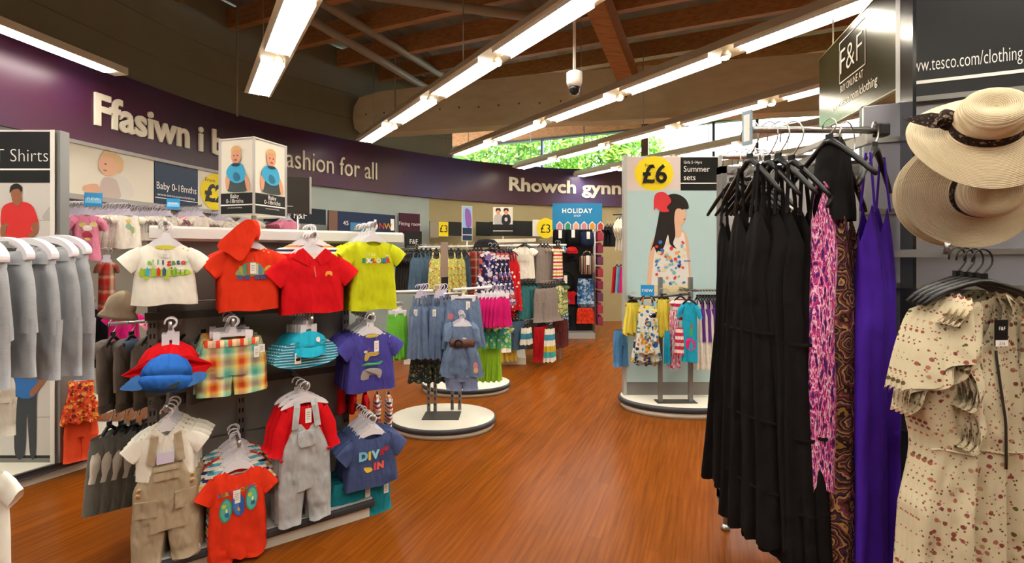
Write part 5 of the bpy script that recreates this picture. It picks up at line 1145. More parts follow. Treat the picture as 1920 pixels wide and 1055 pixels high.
for (kind, nm, x0, y0, x1, y1, D, yaw, m_, lab, cat, n, dx, dD, grp) in T:
    o, g, S, H = single(kind, nm, (x0, y0, x1, y1), D, yaw, m_, lab, cat, hang='adult', hm=BH, seed=len(lab))
    for i in range(1, n):
        q = Vector(o.location) + Vector((dx*D/F*i, dD*i, 0)); c = dup(o, q, None, lab.split(',')[0] + ', hanging behind', grp)
        hanger(q, o.rotation_euler[2], S*.6, 'adult', 'black hanger in the row of ' + grp, 'hangers of ' + grp, BH)
wt = [o for o in bpy.data.objects if o.get('label', '').startswith('white girls T-shirt with a fringed') and 'behind' not in o['label']][0]
frn = MB()
for i in range(16): x = -.12 + .016*i; frn.bar((x, -.035, -.1), (x+.012, -.045, -.19), .012, .004)
mk('fringe', frn, WHT, parent=wt)
cd = tag(mk('tall_picture_card', MB().box(-.075, .075, -.006, .006, -.39, .33), ink('#8f7a6a'), loc=P(833, 505, 5.7), rz=R(66)), 'tall narrow brown picture card standing among the yellow floral dresses', 'sign')
mk('black_print', MB().box(-.075, .075, -.0075, -.006, -.37, -.09).box(-.075, .075, -.008, -.0075, -.25, -.243, 1), [BLACK, LETW], parent=cd)
bx = tag(mk('girls_hat', MB().lathe([(.0,.1),(.08,.09),(.12,.04),(.13,0),(.2,-.01)], 20, (0,0,0), 0, 1.3, .8), BLKC, loc=P(912, 462, 6.2)), 'black hat on the rail above the navy floral dress', 'hat')
# crowded black hangers of the rear wall rails
for k, (x0, x1, y, D, n) in enumerate(((752, 830, 470, 7.6, 16), (838, 930, 466, 8.2, 16), (940, 1030, 462, 8.8, 14))):
    e = empty('wall_rail', P(x0, y-4, D), 0, ('dark wall rail under the fitting room sign', 'dark wall rail below the boys picture card', 'dark wall rail below the yellow £3 sign')[k], 'rail'); q = P(x1, y-4, D)-P(x0, y-4, D)
    mk('bar', MB().tube([(0,0,0), tuple(q)], .012, 8), STEEL, parent=e); mk('bracket', MB().bar((0,0,0), (0,.9,0), .03, .03).bar(tuple(q), tuple(q+Vector((0,.9,0))), .03, .03), STEEL, parent=e)
    gk = None
    for i in range(n):
        xx = x0 + (x1-x0)*(i+.5)/n; loc = P(xx, y+6, D)
        if gk is None: gk = tag(mk('boys_garment', tee(.5, .62, seed=400+k), [mt('dark_boys_cloth%d' % k, ('#33302f','#4a4440','#3d4148')[k])], loc=loc, rz=R(60), merge=True), '', 'shirt'); c = gk
        else: c = dup(gk, loc)
        c['label'] = ('dark boys shirt on the wall rail under the fitting room sign', 'brown-grey boys shirt on the wall rail below the boys picture card', 'slate boys shirt on the wall rail below the yellow price sign')[k]; c['group'] = ('shirts under the fitting room sign', 'shirts below the boys picture', 'shirts below the yellow price sign')[k]
        hanger(loc, R(60), .4, 'adult', 'black hanger on ' + e['label'][:45], 'hangers on ' + e['label'][:40], BH)
# ---- holiday stand
hs = empty('holiday_stand', (P(1100, 480, 8.6).x, 8.6, 0), 0, 'dark grid stand of holiday wear under a blue HOLIDAY SHOP board', 'display stand'); h0 = Vector(hs.location)
def hl_(px, py, D=8.6): return P(px, py, D) - h0
a, b_ = hl_(1060, 625), hl_(1114, 420)
mk('plinth', MB().box(hl_(1040,0).x, hl_(1116,0).x, 0, .55, 0, .1), GREYL, parent=hs)
mk('back_panel', MB().box(hl_(1040,0).x, hl_(1116,0).x, .3, .34, .1, 2.06), M('stand_black', '#211f1e', .5), parent=hs)
gr = MB(); xr = hl_(1116,0).x
for i in range(8): gr.tube([(xr + .0 + .0*i, .02+.16*i, .1), (xr, .02+.16*i, 2.06)], .012, 6)
for i in range(9): gr.tube([(xr, .02, .2+.22*i), (xr, 1.16, .2+.22*i)], .009, 6)
mk('side_grid', gr, STEEL, parent=hs)
a = hl_(1036, 430); b_ = hl_(1129, 381)
mk('header_board', MB().box(a.x, b_.x, .0, .04, a.z, b_.z), ink('#1f7fb0'), parent=hs); hm_ = MB()
hm_.text('HOLIDAY', (a.x+b_.x)/2, hl_(0,399).z, .115, y=-.002, align='C', bold=.003, spacing=1.15); hm_.text('SHOP', (a.x+b_.x)/2, hl_(0,406).z, .05, y=-.002, align='C', mi=0)
for i, m__ in enumerate((3, 4, 5, 3, 6, 7)):
    x = a.x + .07 + .148*i; z = a.z + .0; hm_.flat([(x,z),(x+.12,z),(x+.12,z+.09),(x+.06,z+.15),(x,z+.09)], -.002 - .0001*i, 1); hm_.flat([(x+.014,z),(x+.106,z),(x+.106,z+.085),(x+.06,z+.13),(x+.014,z+.085)], -.0035 - .0001*i, m__-1)
mk('board_print', hm_, [LETW, WHITE, ink('#c9808a'), ink('#2f8f6a'), ink('#d9a08a'), ink('#d98f2f'), ink('#b83a3a')], parent=hs)
def hp(px, py): return P(px, py, 8.72)
BAGM = mt('black_bag_cloth', '#16171b'); NVB = mt('navy_bag_cloth', '#1f2c48')
def bag(x0, y0, x1, y1, m_, lab, D=8.66):
    q = P((x0+x1)/2, y1, D); W_ = (x1-x0)*D/F; H_ = (y1-y0)*D/F; e = tag(mk('beach_bag', MB().lathe([(.02,0),(.42,.0),(.5,H_*.2),(.47,H_*.75),(.44,H_*.78)], 20, (0,0,0), 0, W_, .22), m_, loc=q), lab, 'bag')
    mk('handle', MB().tube([(W_*.3*math.cos(a*.3142), -.05, H_*.76 + H_*.22*math.sin(a*.3142)) for a in range(11)], .012, 6), m_, parent=e); mk('paper_tag', MB().box(-.03, .03, -.13, -.125, H_*.4, H_*.8), TAGW, parent=e)
bag(1036, 424, 1062, 462, BAGM, 'black beach bag at the top of the holiday stand, outer one'); bag(1060, 424, 1086, 460, BAGM, 'black beach bag with white tag, top middle of the holiday stand'); bag(1088, 428, 1114, 462, NVB, 'navy beach bag with pale strap, top of the holiday stand by the grid')
bag(1086, 470, 1114, 514, mt('striped_bag', '#5a3a4a', kind='stripe_x', cols=('#2a2434','#a08a5a','#7a3a3a','#d0c8b8'), scale=14), 'multicoloured striped beach bag on the holiday stand'); bag(1040, 508, 1078, 545, BAGM, 'black beach bag with a white band, middle of the holiday stand')
for i, (x, y, m_, lab) in enumerate(((1072, 472, REDC, 'red shiny beach cap on the holiday stand'), (1074, 490, BLKC, 'black beach cap under the red one on the holiday stand'), (1052, 470, BLUP, 'blue print beach cap on the holiday stand'))):
    e = tag(mk('beach_hat', MB().lathe([(.0,.1),(.07,.085),(.11,.03),(.115,-.02)], 18, (0,0,0), 0, 1, .8), m_, loc=P(x, y, 8.62)), lab, 'hat'); mk('peak', MB().box(-.09, .09, -.2, -.06, -.03, -.015), m_, parent=e, bevel=.01)
for i in range(3): single('trs', 'swim_shorts', (1082+2*i, 522+5*i, 1114+2*i, 570+5*i), 8.58+.06*i, 0, mt('blue_swim_print', '#3f6a98', kind='floral', cols=('#7fa8cf','#22406a','#a9c0d0'), scale=14, size=.45), 'blue patterned swim shorts on the holiday stand', 'shorts', 'blue swim shorts on the holiday stand', hang=None)
single('trs', 'swim_shorts', (1081, 577, 1114, 606), 8.58, 0, mt('orange_swim', '#dd3a1c', kind='floral', cols=('#e8572f','#c42a18'), scale=20, size=.4), 'orange-red swim shorts at the bottom of the holiday stand', 'shorts', hang=None)
single('trs', 'swim_shorts', (1058, 574, 1080, 616), 8.62, 0, BLKC, 'black swim shorts beside the orange-red pair', 'shorts', hang=None); single('tee', 'swim_shirt', (1058, 545, 1082, 570), 8.6, 0, REDC, 'red and white swim top on the holiday stand', 'top', hang=None)
for r_ in range(8):
    for k in range(3):
        q = Vector((h0.x + xr + .09, 8.66 + .3*k, .24+.22*r_)); m_ = (ink('#8a2f4a'), ink('#a8324a'), ink('#6f3a5a'))[(r_+k) % 3]
        tag(mk('travel_bottle_pack', MB().box(-.05, .05, -.09, .09, 0, .15).lathe([(.03,.15),(.03,.18),(.012,.19)], 10, (0,-.04,0), 0).lathe([(.03,.15),(.03,.18),(.012,.19)], 10, (0,.04,0), 0), m_, loc=q, bevel=.01), 'pink and maroon packet hooked on the side grid of the holiday stand', 'packet', 'packets on the side grid')
for i in range(4): single('tee', 'white_shirt', (1150+5*i, 408, 1180+5*i, 470), 8.0-.1*i, 60, WHT, 'white shirt on a rail beside the summer sets panel', 'shirt', 'white shirts beside the summer sets panel', hang='adult', hm=BH)
for i in range(3): single('tee', 'dark_shirt', (1128+6*i, 424, 1150+6*i, 462), 9.2, 40, BLKC, 'black shirt behind the side grid of the holiday stand', 'shirt', 'black shirts behind the grid', hang='adult', hm=BH)
for i in range(3): single('skirt', 'womens_shirt', (1146+7*i, 500, 1168+7*i, 548), 8.4, 40, (REDC, mt('sky_cotton','#6fa8c8'), MAG)[i], ('red', 'sky blue', 'magenta')[i] + ' top hanging below the white shirts beside the panel', 'top', hang='adult', hm=BH)
rl2 = empty('aisle_rail', P(1150, 402, 8.1), 0, 'dark rail of white shirts half hidden behind the summer sets panel', 'rail'); q = P(1200, 400, 7.6) - P(1150, 402, 8.1); mk('bar', MB().tube([(0,0,0), tuple(q)], .014, 8), DARKM, parent=rl2); mk('post', MB().tube([tuple(q), (q.x, q.y, -rl2.location.z)], .02, 8), DARKM, parent=rl2)
# ---- signs on the far wall
def wsign(px0, y0, px1, y1, off, m_, name, lab, words=(), cat='sign', parent=None):
    s0, s1 = off_s(px0, off), off_s(px1, off); pm_, d = wall_at((s0+s1)/2, off); D = pm_.y
    z0, z1 = EYE + (HY-y1)/F*D, EYE + (HY-y0)/F*D
    w_ = wall_strip(z0, z1, off-.03, off, s0, s1); o = mk(name, w_, m_); tag(o, lab, cat)
    mats = []; mb = MB()
    def fn(x, z): p, d_ = wall_at(s0 + x, off+.006); return (p.x, p.y, z)
    for t, u, v, hh, mm, al in words:
        if mm not in mats: mats.append(mm)
        if t == '|': mb.map(rect((s1-s0)*u, (s1-s0)*al, z0+(z1-z0)*v, z0+(z1-z0)*hh), fn, mats.index(mm))
        elif t == 'O': mb.map(ell((s1-s0)*u, z0+(z1-z0)*v, hh*(z1-z0), hh*(z1-z0), 24), lambda x, z: fn(x, z), mats.index(mm))
        else: mb.text(t, (s1-s0)*u, z0+(z1-z0)*v, hh*(z1-z0), fn=lambda x, z: tuple(Vector(fn(x, z)) + Vector((0, -.004, 0))), mi=mats.index(mm), align=al)
    if mb.v: mk('sign_print', mb, mats, parent=o)
    return o
wsign(749, 400, 788, 438, .06, ink('#4a1830'), 'fitting_room_sign', 'dark purple Fitting room sign on the wall', [('Fitting room', .5, .4, .25, LETW, 'C')])
wsign(761, 433, 790, 474, .35, BLACK, 'black_header_sign', 'small black card with thin white letters under the fitting room sign', [('F&F', .5, .42, .3, LETW, 'C'), ('|', .05, .3, .315, GREYL, .95)])
wsign(496, 388, 611, 418, .45, ink('#16202a'), 'dark_header_board', 'dark board with thin white letters behind the white rail', [('F&F', .6, .3, .6, LETW, 'C')])
wsign(616, 399, 742, 437, .35, ink('#1c2a4a'), 'photo_header_board', 'dark blue picture board on the wall before the fitting room sign', [('|', .0, .0, 1, ink('#7a5a4a'), .12), ('|', .3, .1, .5, ink('#3f7fa8'), .62), ('45', .2, .35, .3, LETW, 'L'), ('N', .74, .25, .45, ink('#d8502a'), 'L'), ('W', .82, .25, .45, ink('#e0a82a'), 'L'), ('|', .92, .2, .8, LETW, .98)])
wsign(806, 415, 822, 445, .3, M('taupe_board', '#8f8570', .6), 'taupe_header_board', 'plain taupe header board before the first yellow £3 card')
wsign(823, 416, 841, 443, .3, YEL, 'price_sign', 'small yellow £3 card at the start of the black header boards', [('£3', .5, .3, .7, BLACK, 'C')])
for i, (a, b_) in enumerate(((842, 866), (893, 918), (918, 940), (963, 998))): wsign(a, 416 if i != 3 else 414, b_, 442, .3, BLACK, 'black_header_board', ('plain black header board beside the small yellow card', 'black header board before the boys picture card', 'black header board with one pale letter behind the boys picture card', 'black header board between the boys picture and the large £3')[i], [('F&F', .3, .3, .6, LETW, 'L')] if i == 2 else [])
wsign(999, 412, 1038, 443, .3, PAPER, 'price_sign', 'cream board with a large yellow circle reading £3', [('O', .62, .5, .62, YEL, 'C'), ('£3', .6, .22, .75, BLACK, 'C')])
def stand_card(px, y0, y1, wpx, D, yaw, lab, build):
    q = P(px, y1, D); W_ = wpx*kscale(px, D, R(yaw)); H_ = (y1-y0)*D/F; e = empty('picture_card', q, R(yaw), lab, 'sign')
    mk('card', MB().box(-W_/2, W_/2, 0, .015, 0, H_), PAPER, parent=e); mk('stem', MB().tube([(0,.008,-.22),(0,.008,0)], .012, 6), STEEL, parent=e)
    mats = []; mb = MB()
    for i, (pts, m_) in enumerate(build(W_, H_)):
        if m_ not in mats: mats.append(m_)
        mb.flat(pts, -.001-.0006*i, mats.index(m_))
    mk('card_print', mb, mats, parent=e); return e, W_, H_
stand_card(876, 386, 452, 19, 6.8, 30, 'slim blue and purple picture card standing on the girls rail', lambda W_, H_: [(rect(-.46*W_, .46*W_, .38*H_, .98*H_), ink('#8fb8dc')), (blob([(-.2*W_,.9*H_),(.3*W_,.85*H_),(.42*W_,.45*H_),(-.1*W_,.42*H_)]), ink('#8a5aa8')), (rect(-.46*W_, .46*W_, .02*H_, .38*H_), ink('#1d3350')), (rect(-.46*W_, .46*W_, .17*H_, .19*H_), LETW)])
def boys(W_, H_):
    o = [(rect(-.49*W_, .49*W_, .02*H_, .98*H_), ink('#e4ddd0'))]
    for x, c, h in ((-.24, '#b9b4b0', '#2a1a12'), (.16, '#22222a', '#3a2418')):
        o += [(blob([(x*W_-.16*W_,.72*H_),(x*W_-.2*W_,.42*H_),(x*W_+.2*W_,.42*H_),(x*W_+.18*W_,.72*H_)]), ink(c)), (ell(x*W_, .82*H_, .1*W_, .1*H_), SKIN), (blob([(x*W_-.12*W_,.84*H_),(x*W_-.1*W_,.95*H_),(x*W_+.1*W_,.95*H_),(x*W_+.12*W_,.84*H_),(x*W_,.9*H_)]), ink(h)), (ell(x*W_, .8*H_, .012*W_, .01*H_, 6), ink('#8a4a3a'))]
    return o + [(ell(.16*W_, .57*H_, .08*W_, .07*H_), ink('#c9c9c9')), (rect(-.5*W_, .5*W_, 0, .4*H_), BLACK), (rect(-.5*W_, .5*W_, .16*H_, .185*H_), LETW)]
stand_card(943, 388, 442, 37, 8.2, 0, 'picture card of two boys standing over the wall rails', boys)
# tall dark header panel behind the white rail
q = P(558, 400, 5.6); e = empty('header_sign', q, R(20), 'tall brown-black header panel behind the baby photo column', 'sign'); mk('panel', MB().box(-.2, .13, 0, .05, 0, .43), ink('#2c2620'), parent=e); mk('edge', MB().box(.13, .15, -.005, .055, 0, .44), GREYL, parent=e); mk('stem', MB().tube([(0,.02,-.6),(0,.02,0)], .015, 6), STEEL, parent=e); mk('line', MB().box(-.2, -.05, -.002, 0, .08, .086), LETW, parent=e)

# ================================================================== RIGHT: SUMMER SETS PANEL, DRESS RAIL, HAT WALL
SD = 4.75; so_ = Vector((P(1261, 480, SD).x, SD, 0))
sp = empty('summer_sets_display', so_, 0, 'tall summer sets panel with a girl poster on an oval cream base', 'display panel')
def sl(px, py, d=0): q = P(px, py, SD) - so_; return Vector((q.x, d, q.z))
def srect(mb, x0, y0, x1, y1, d0, d1, mi=0): a, b_ = sl(x0, y0), sl(x1, y1); mb.box(a.x, b_.x, d0, d1, b_.z, a.z, mi); return mb
x0 = sl(1172, 0).x; x1 = sl(1350, 0).x
cen = MB(); 
for nm, prof, m_, cap_ in (('plinth', [(.0,0),(.97,0),(.97,.05)], CREAM, True), ('bumper', [(.98,.05),(1.0,.055),(1.015,.075),(1.0,.1),(.97,.105)], BUMP, False), ('base_top', [(.975,.1),(.97,.106),(.0,.107)], CREAM, True)):
    mk(nm, MB().lathe(prof, 56, (.12,-.02,0), 0, .66, .40, cap=cap_), m_, parent=sp)
mk('lower_panel', srect(MB(), 1172, 716, 1352, 752, .0, .06), GREYM, parent=sp)
mk('panel', srect(MB(), 1172, 293, 1352, 718, .003, .06), PAPER, parent=sp)
fr_ = srect(srect(MB(), 1169, 291, 1175, 752, -.008, .068), 1347, 291, 1353, 752, -.008, .068); mk('frame', fr_, M('frame_grey', '#b9bab6', .4, .3), parent=sp)
sm = [M('aqua_poster', '#b4d0d0', .5), YEL, BLACK, LETW, ink('#e2b695'), HAIRB, ink('#d9363c'), ink('#e4e0d6'), ink('#3f6fb8'), ink('#e2a03f'), ink('#7fb8c0'), ink('#e0d2a0'), ink('#c9705f'), ink('#d8c8c0')]
def sf(i): return lambda x, y: tuple(sl(x, y) + Vector((0, -.0004*i - .0005, 0)))
pm = MB(); L_ = []
L_ += [(rect(1175, 1347, 357, 716), 0), (rect(1175, 1274, 294, 357), 13), (ell(1226, 325, 36.5, 32.5, 40), 1), (rect(1276, 1346, 295, 357), 2), (rect(1276, 1346, 342.5, 344.5), 3)]
L_ += [(blob([(1232,440),(1222,455),(1216,490),(1213,560),(1228,560),(1232,500),(1240,470)], 6), 4), (blob([(1278,436),(1288,444),(1293,480),(1296,560),(1284,560),(1281,500)], 6), 4), (blob([(1232,446),(1224,560),(1288,560),(1284,448),(1272,436),(1248,438)], 5), 7),
       (blob([(1254,420),(1258,440),(1272,446),(1278,436),(1272,415)], 5), 4), (blob([(1252,380),(1252,410),(1264,424),(1274,423),(1283,417),(1284,408),(1287,404),(1284,396),(1282,380),(1270,370)], 5), 4),
       (blob([(1240,382),(1252,366),(1270,364),(1286,374),(1291,390),(1281,392),(1268,392),(1264,410),(1266,440),(1262,456),(1268,466),(1256,458),(1252,440),(1244,464),(1232,474),(1226,462),(1220,470),(1226,450),(1232,420)], 5), 5),
       (blob([(1226,372),(1231,362),(1244,360),(1254,368),(1258,378),(1250,388),(1254,396),(1240,397),(1230,390),(1226,394)], 5), 6), (ell(1279, 392, 2, 1.2, 8), 5), (blob([(1280,411),(1285,409),(1284,413)], 2), 12)]
rnd = random.Random(5)
for i in range(60):
    x, y = rnd.uniform(1230, 1284), rnd.uniform(452, 532); L_.append((ell(x, y, rnd.uniform(1.8, 4.6), rnd.uniform(1.5, 4), 7, rnd.uniform(0, 3)), rnd.choice([8, 8, 9, 10, 10, 6, 11])))
L_.append((rect(1226, 1288, 534, 548), 11)); L_.append((rect(1282, 1294, 488, 490), 8))
for i, (pts, mi) in enumerate(L_): pm.map(pts if len(pts) != 4 else [pts[0], pts[1], pts[2], pts[3]], sf(min(i, 16) if i < 18 else 17 + (i % 5)), mi)
def st_(t, px, py, hpx, mi, bold=0, sx=1, wpx=None):
    q = sl(px, py); k = SD/F; pm.text(t, q.x, q.z, hpx*k/.72, y=-.013, mi=mi, bold=bold, sx=sx, width=wpx*k if wpx else None)
st_('£6', 1204, 342, 34, 2, .006, wpx=46); st_('From', 1209, 313, 6, 2, wpx=15); st_('Girls 5-14yrs', 1281, 307, 5.5, 3, wpx=34); st_('Summer', 1281, 322, 11, 3, wpx=49); st_('sets', 1281, 338, 11, 3, wpx=22)
mk('poster_print', pm, sm, parent=sp)
for px in (1225, 1279):
    u = MB(); a = sl(px, 0); u.box(a.x-.018, a.x+.018, -.24, -.2, .105, 1.3); mk('post', u, GREYM, parent=sp)
mk('foot_plate', MB().box(sl(1217,0).x, sl(1288,0).x, -.28, -.16, .107, .113), M('foot_plate_grey', '#5d5c58', .35, .5), parent=sp)
mk('rail', MB().tube([sl(1175,556,-.25), sl(1275,547,-.25)], .012, 8).tube([sl(1275,541,-.24), sl(1346,540,-.24)], .012, 8), DARKM, parent=sp)
[mk('rail_bracket', MB().bar(sl(x,y,-.24), sl(x,y,0), .03, .03), DARKM, parent=sp) for x, y in ((1276,541), (1180,556))]
YEC = mt('yellow_cotton', '#e8d552'); TRO = mt('tropical_print', '#d8dcd0', kind='floral', cols=('#2f5f9f','#d8b84a','#5fa8b0','#22406a','#4f90b0','#c9803f','#e8e4d8'), scale=15, size=.5); AQU = mt('aqua_jersey', '#22a5c4'); PNS = mt('pink_stripe', '#d84a68', kind='stripe_z', cols=('#d83a58','#eadfd8'), scale=16); CHE = mt('pink_chevron', '#b04a78', kind='ikat', cols=('#3f4a80','#d86a90','#e8dcd8','#c43a68'), scale=18)
VIO = mt('violet_cotton', '#6a3a90'); SKY = mt('sky_blue_cotton', '#4f86b8')
SDF = SD - .28
for i in range(3): single('trs', 'girls_shorts', (1156-3*i, 618, 1176-3*i, 686), SDF+.25+.1*i, 30, SKY, 'sky blue trousers behind the edge of the summer sets panel', 'trousers', 'sky blue trousers at the panel edge', hang=None)
for i in range(3): single('dress', 'girls_skirt', (1167+3*i, 566, 1199+3*i, 624+2*i), SDF+.03*i+.02, 20, YEC, 'yellow girls skirt on the rail beside the tropical print set', 'skirt', 'yellow skirts left of the tropical set', hang='adult', hm=BH)
o, g, S, H = single('straps', 'tropical_playsuit', (1190, 556, 1238, 662), SDF-.05, -6, TRO, 'tropical flower print girls set with yellow neckline, front of the rail', 'playsuit', hang='adult', hm=BH)
decal(g, o, [(blob([(-.34*S,-.2*H),(0,-.15*H),(.34*S,-.2*H),(.33*S,-.27*H),(0,-.22*H),(-.33*S,-.27*H)], 3), ink('#e8d552'))], 'yellow_neckline'); mk('round_tag', MB().lathe([(0,-.003),(.022,-.002),(.022,.002)], 14, fn=lambda v: Vector((.22*S + v.x, -.05+v.z, -.32*H + v.y))), BLACK, parent=o)
for i in range(3): single('skirt', 'tropical_shorts', (1182+5*i, 624+6*i, 1242-3*i, 676+4*i), SDF+.06*i, -4, TRO, 'tropical flower print shorts under the front playsuit', 'shorts', 'tropical shorts under the playsuit', hang=None)
for i in range(3): single('dress', 'girls_skirt', (1226+4*i, 560, 1256+3*i, 630), SDF+.02+.05*i, -10, YEC, 'yellow girls skirt to the other side of the tropical print set', 'skirt', 'yellow skirts right of the tropical set', hang='adult', hm=BH)
for i, (m_, x0_, x1_, y0_, y1_, lab) in enumerate(((PNS, 1254, 1298, 560, 600, 'pink and white striped girls hooded top on the rail'), (CHE, 1252, 1276, 582, 690, 'pink and navy patterned girls dress under the striped top'), (AQU, 1244, 1258, 620, 680, 'narrow aqua dress edge beside the patterned dress'), (PNS, 1264, 1284, 614, 664, 'pink striped girls sleeve-edge dress below the hooded top'))):
    single('tee' if i == 0 else 'skirt', 'girls_dress', (x0_, y0_, x1_, y1_), SDF - .03*i, -20, m_, lab, 'dress', hang='adult' if i == 0 else None, hm=BH)
o, g, S, H = single('ls', 'aqua_dress', (1268, 566, 1318, 678), SDF-.12, -35, AQU, 'aqua girls long-sleeved dress with a pink whale applique', 'dress', hang='adult', hm=BH)
decal(g, o, [(blob([(-.12*S,-.74*H),(-.1*S,-.62*H),(.1*S,-.6*H),(.22*S,-.66*H),(.2*S,-.78*H),(.0,-.8*H)]), ink('#d8287a')), (ell(.1*S, -.4*H, .05*S, .05*H, 10), ink('#8a6a4a')), (blob([(.05*S,-.44*H),(.14*S,-.45*H),(.12*S,-.56*H),(.02*S,-.55*H)], 3), ink('#3f9f5a'))])
for i in range(9):
    px = 1304 + 5.5*i; single('straps', 'violet_dress', (px-6, 562, px+14, 640 if i % 2 else 690), SDF+.02+.0*i, -62, VIO if i % 2 else WHT, ('violet' if i % 2 else 'white') + ' girls strappy dress in the row beside the aqua dress', 'dress', ('violet' if i % 2 else 'white') + ' dresses on the summer sets rail', hang='adult', hm=BH)
q = P(1214, 544, SDF-.1); mb = MB().box(-.06, .06, -.003, .003, -.05, .05); mb.text('new', 0, -.015, .06, y=-.0036, mi=1, align='C'); tag(mk('promotion_card', mb, [BLUEC, LETW], loc=q, rz=R(-8)), 'small bright blue card above the tropical print playsuit', 'card')
# ---- rail unit of long dresses
RD = 1.78; ro = Vector((1.25, 2.6, 0)); du = empty('dress_rail_unit', ro, 0, 'grey rail unit of long black and purple dresses with white lower panel', 'clothes rack')
def dl(px, py, D): return P(px, py, D) - ro
a = dl(1345, 326, 2.62); b_ = dl(1640, 985, 2.55)
mk('back_panel', MB().box(a.x+.02, b_.x, -.02, .02, .22, 1.95), M('unit_panel', '#c9c8c4', .45), parent=du)
mk('frame', MB().box(a.x, a.x+.03, -.03, .03, .17, 1.99).box(a.x, b_.x, -.03, .03, .15, .22).box(a.x, b_.x, -.03, .03, 1.95, 1.99), GREYM, parent=du)
for px in (1360, 1600): x = dl(px, 0, 2.6).x; mk('foot', MB().tube([(x, 0, .16), (x, 0, .03)], .012, 8).lathe([(.022,0),(.024,.012),(.012,.03)], 12, (x, 0, 0)), STEEL, parent=du)
r0, r1_ = dl(1402, 243, RD), dl(1646, 244, RD); mk('front_rail', MB().tube([r0, r1_], .013, 10), STEEL, parent=du); mk('end_cap', MB().box(r1_.x-.01, r1_.x+.035, r1_.y-.02, r1_.y+.02, r1_.z-.025, r1_.z+.025), BLACKP, parent=du, bevel=.008)
q0, q1 = dl(1355, 294, 2.25), dl(1585, 292, 2.25); mk('back_rail', MB().tube([q0, q1], .012, 10), STEEL, parent=du); mk('cross_rail', MB().tube([dl(1372, 391, 2.4), dl(1500, 391, 2.4)], .014, 10), WHITE, parent=du)
mk('rail_arm', MB().bar(r1_ - Vector((.03, 0, .03)), (r1_.x-.03, -.02, r1_.z-.06), .02, .04).bar(r0 + Vector((.35,0,-.02)), (r0.x+.35, -.02, r0.z-.05), .012, .02).bar(q0 + Vector((.2,0,0)), (q0.x+.2, 0, q0.z-.02), .012, .02).bar(dl(1480,391,2.4), dl(1480,391,2.4)+Vector((0,.2,0)), .02, .02), STEEL, parent=du)
q = P(1401, 240, RD); tag(mk('price_card', MB().box(-.02, .02, -.003, .003, -.065, .065).box(-.012, .012, -.004, -.003, -.05, .05, 1), [M('card_blue_grey', '#8fa8b4', .4), LETW], loc=q, rz=R(-60)), 'pale blue-grey card clipped to the outer end of the dress rail', 'card')
BLD = cloth('black_viscose', '#161413', wr=.6, var=.25, wscale=10); IKT = mt('ikat_print', '#c03a7a', kind='ikat', cols=('#2a1a4a','#3a2a6a','#b8286f','#e07aa8','#f0d8e4','#a02468','#d84a90','#4a2a70'), scale=48)
PAI = mt('paisley_print', '#3a241c', kind='paisley', cols=('#2a1a16','#5a2f2a','#7a3a4f','#b08a4a','#2f1d28','#4a2a3f','#8f6a3a'), scale=12); PUV = mt('purple_cotton', '#47209a', wr=.8, wscale=9)
def maxi(box, D, yaw, mat, label, nm='maxi_dress', seed=1, one=False, wtop=.22, bust=.34, hemw=.5, strap=.16, tiers=False, hang_=True, fold=(9, .02), waist=None, hgrp=None):
    x0_, y0_, x1_, y1_ = box; xc = (x0_+x1_)/2; rz = R(yaw); q = P(xc, y0_, D); H = (y1_-y0_)*D/F
    top = [(0, -.10), (.45, -.01), (.6, 0), (.85, -.07), (1, -.13)]
    g = Garm(); torso(g, [(0, bust/2*.9), (-.1, bust/2), (-.28, waist/2 if waist else bust/2*.86), (-.5, bust/2*1.0), (-(H-strap), hemw/2)], .1, .0, .0, .045, fold, seed, 34, 26, hem=.012, top=top, z0=-strap)
    for sd in (-1, 1):
        for y in (-.022, .02): g.bar((sd*bust*.26, y, -strap-.02), (sd*bust*.23, y*.3, .002), .014, .004, 0, up=(0,1,0))
    o = tag(mk(nm, g, [mat], loc=q, rz=rz, merge=True), label, 'dress')
    if tiers:
        for k in (.45, .68, .86): mk('tier_seam', MB().lathe([(1.005, -.006), (1.02, 0), (1.005, .006)], 40, (0,0,-k*H), 0, (bust*.5+(hemw-bust)*.5*k)*.98, .05, cap=False), mat, parent=o)
    if hang_: hanger(q, rz, .32, 'drop', 'hanger holding the ' + ' '.join(label.split()[:12]), hgrp, BH, max(.06, P(xc, 241 if D < 2 else 292, D).z - q.z - .02))
    return o
maxi((1352, 352, 1392, 912), 2.27, -70, BLD, 'black long dress hanging alone on the rear rail, outermost in the aisle', seed=501, hemw=.4, bust=.18)
for i in range(3): maxi((1392+14*i, 352, 1430+14*i, 900), 2.27, -70, BLD, 'black long dress hidden on the rear rail behind the front dresses', seed=510+i, hemw=.3, bust=.22, hgrp='hangers of the hidden black dresses')['group'] = 'hidden black dresses on the rear rail'
maxi((1380, 312, 1432, 986), 1.84, -78, BLD, 'black tiered long dress at the outer end of the front rail', seed=502, hemw=.33, bust=.23, tiers=True)
maxi((1412, 316, 1466, 994), 1.80, -80, BLD, 'black long dress, second from the outer end of the front rail', seed=503, hemw=.36, bust=.25)
maxi((1432, 312, 1486, 1030), 1.76, -74, BLD, 'black long dress, third from the outer end of the front rail', seed=504, hemw=.33, bust=.23, tiers=True)
maxi((1458, 316, 1510, 1022), 1.76, -76, BLD, 'black long dress beside the pink ikat print dress', seed=505, hemw=.33, bust=.23, tiers=True)
o = maxi((1536, 345, 1574, 905), 1.70, 34, IKT, 'pink and purple ikat print dress with a black one-shoulder top', seed=506, hemw=.26, bust=.24, strap=.0, hang_=False, fold=(5, .012))
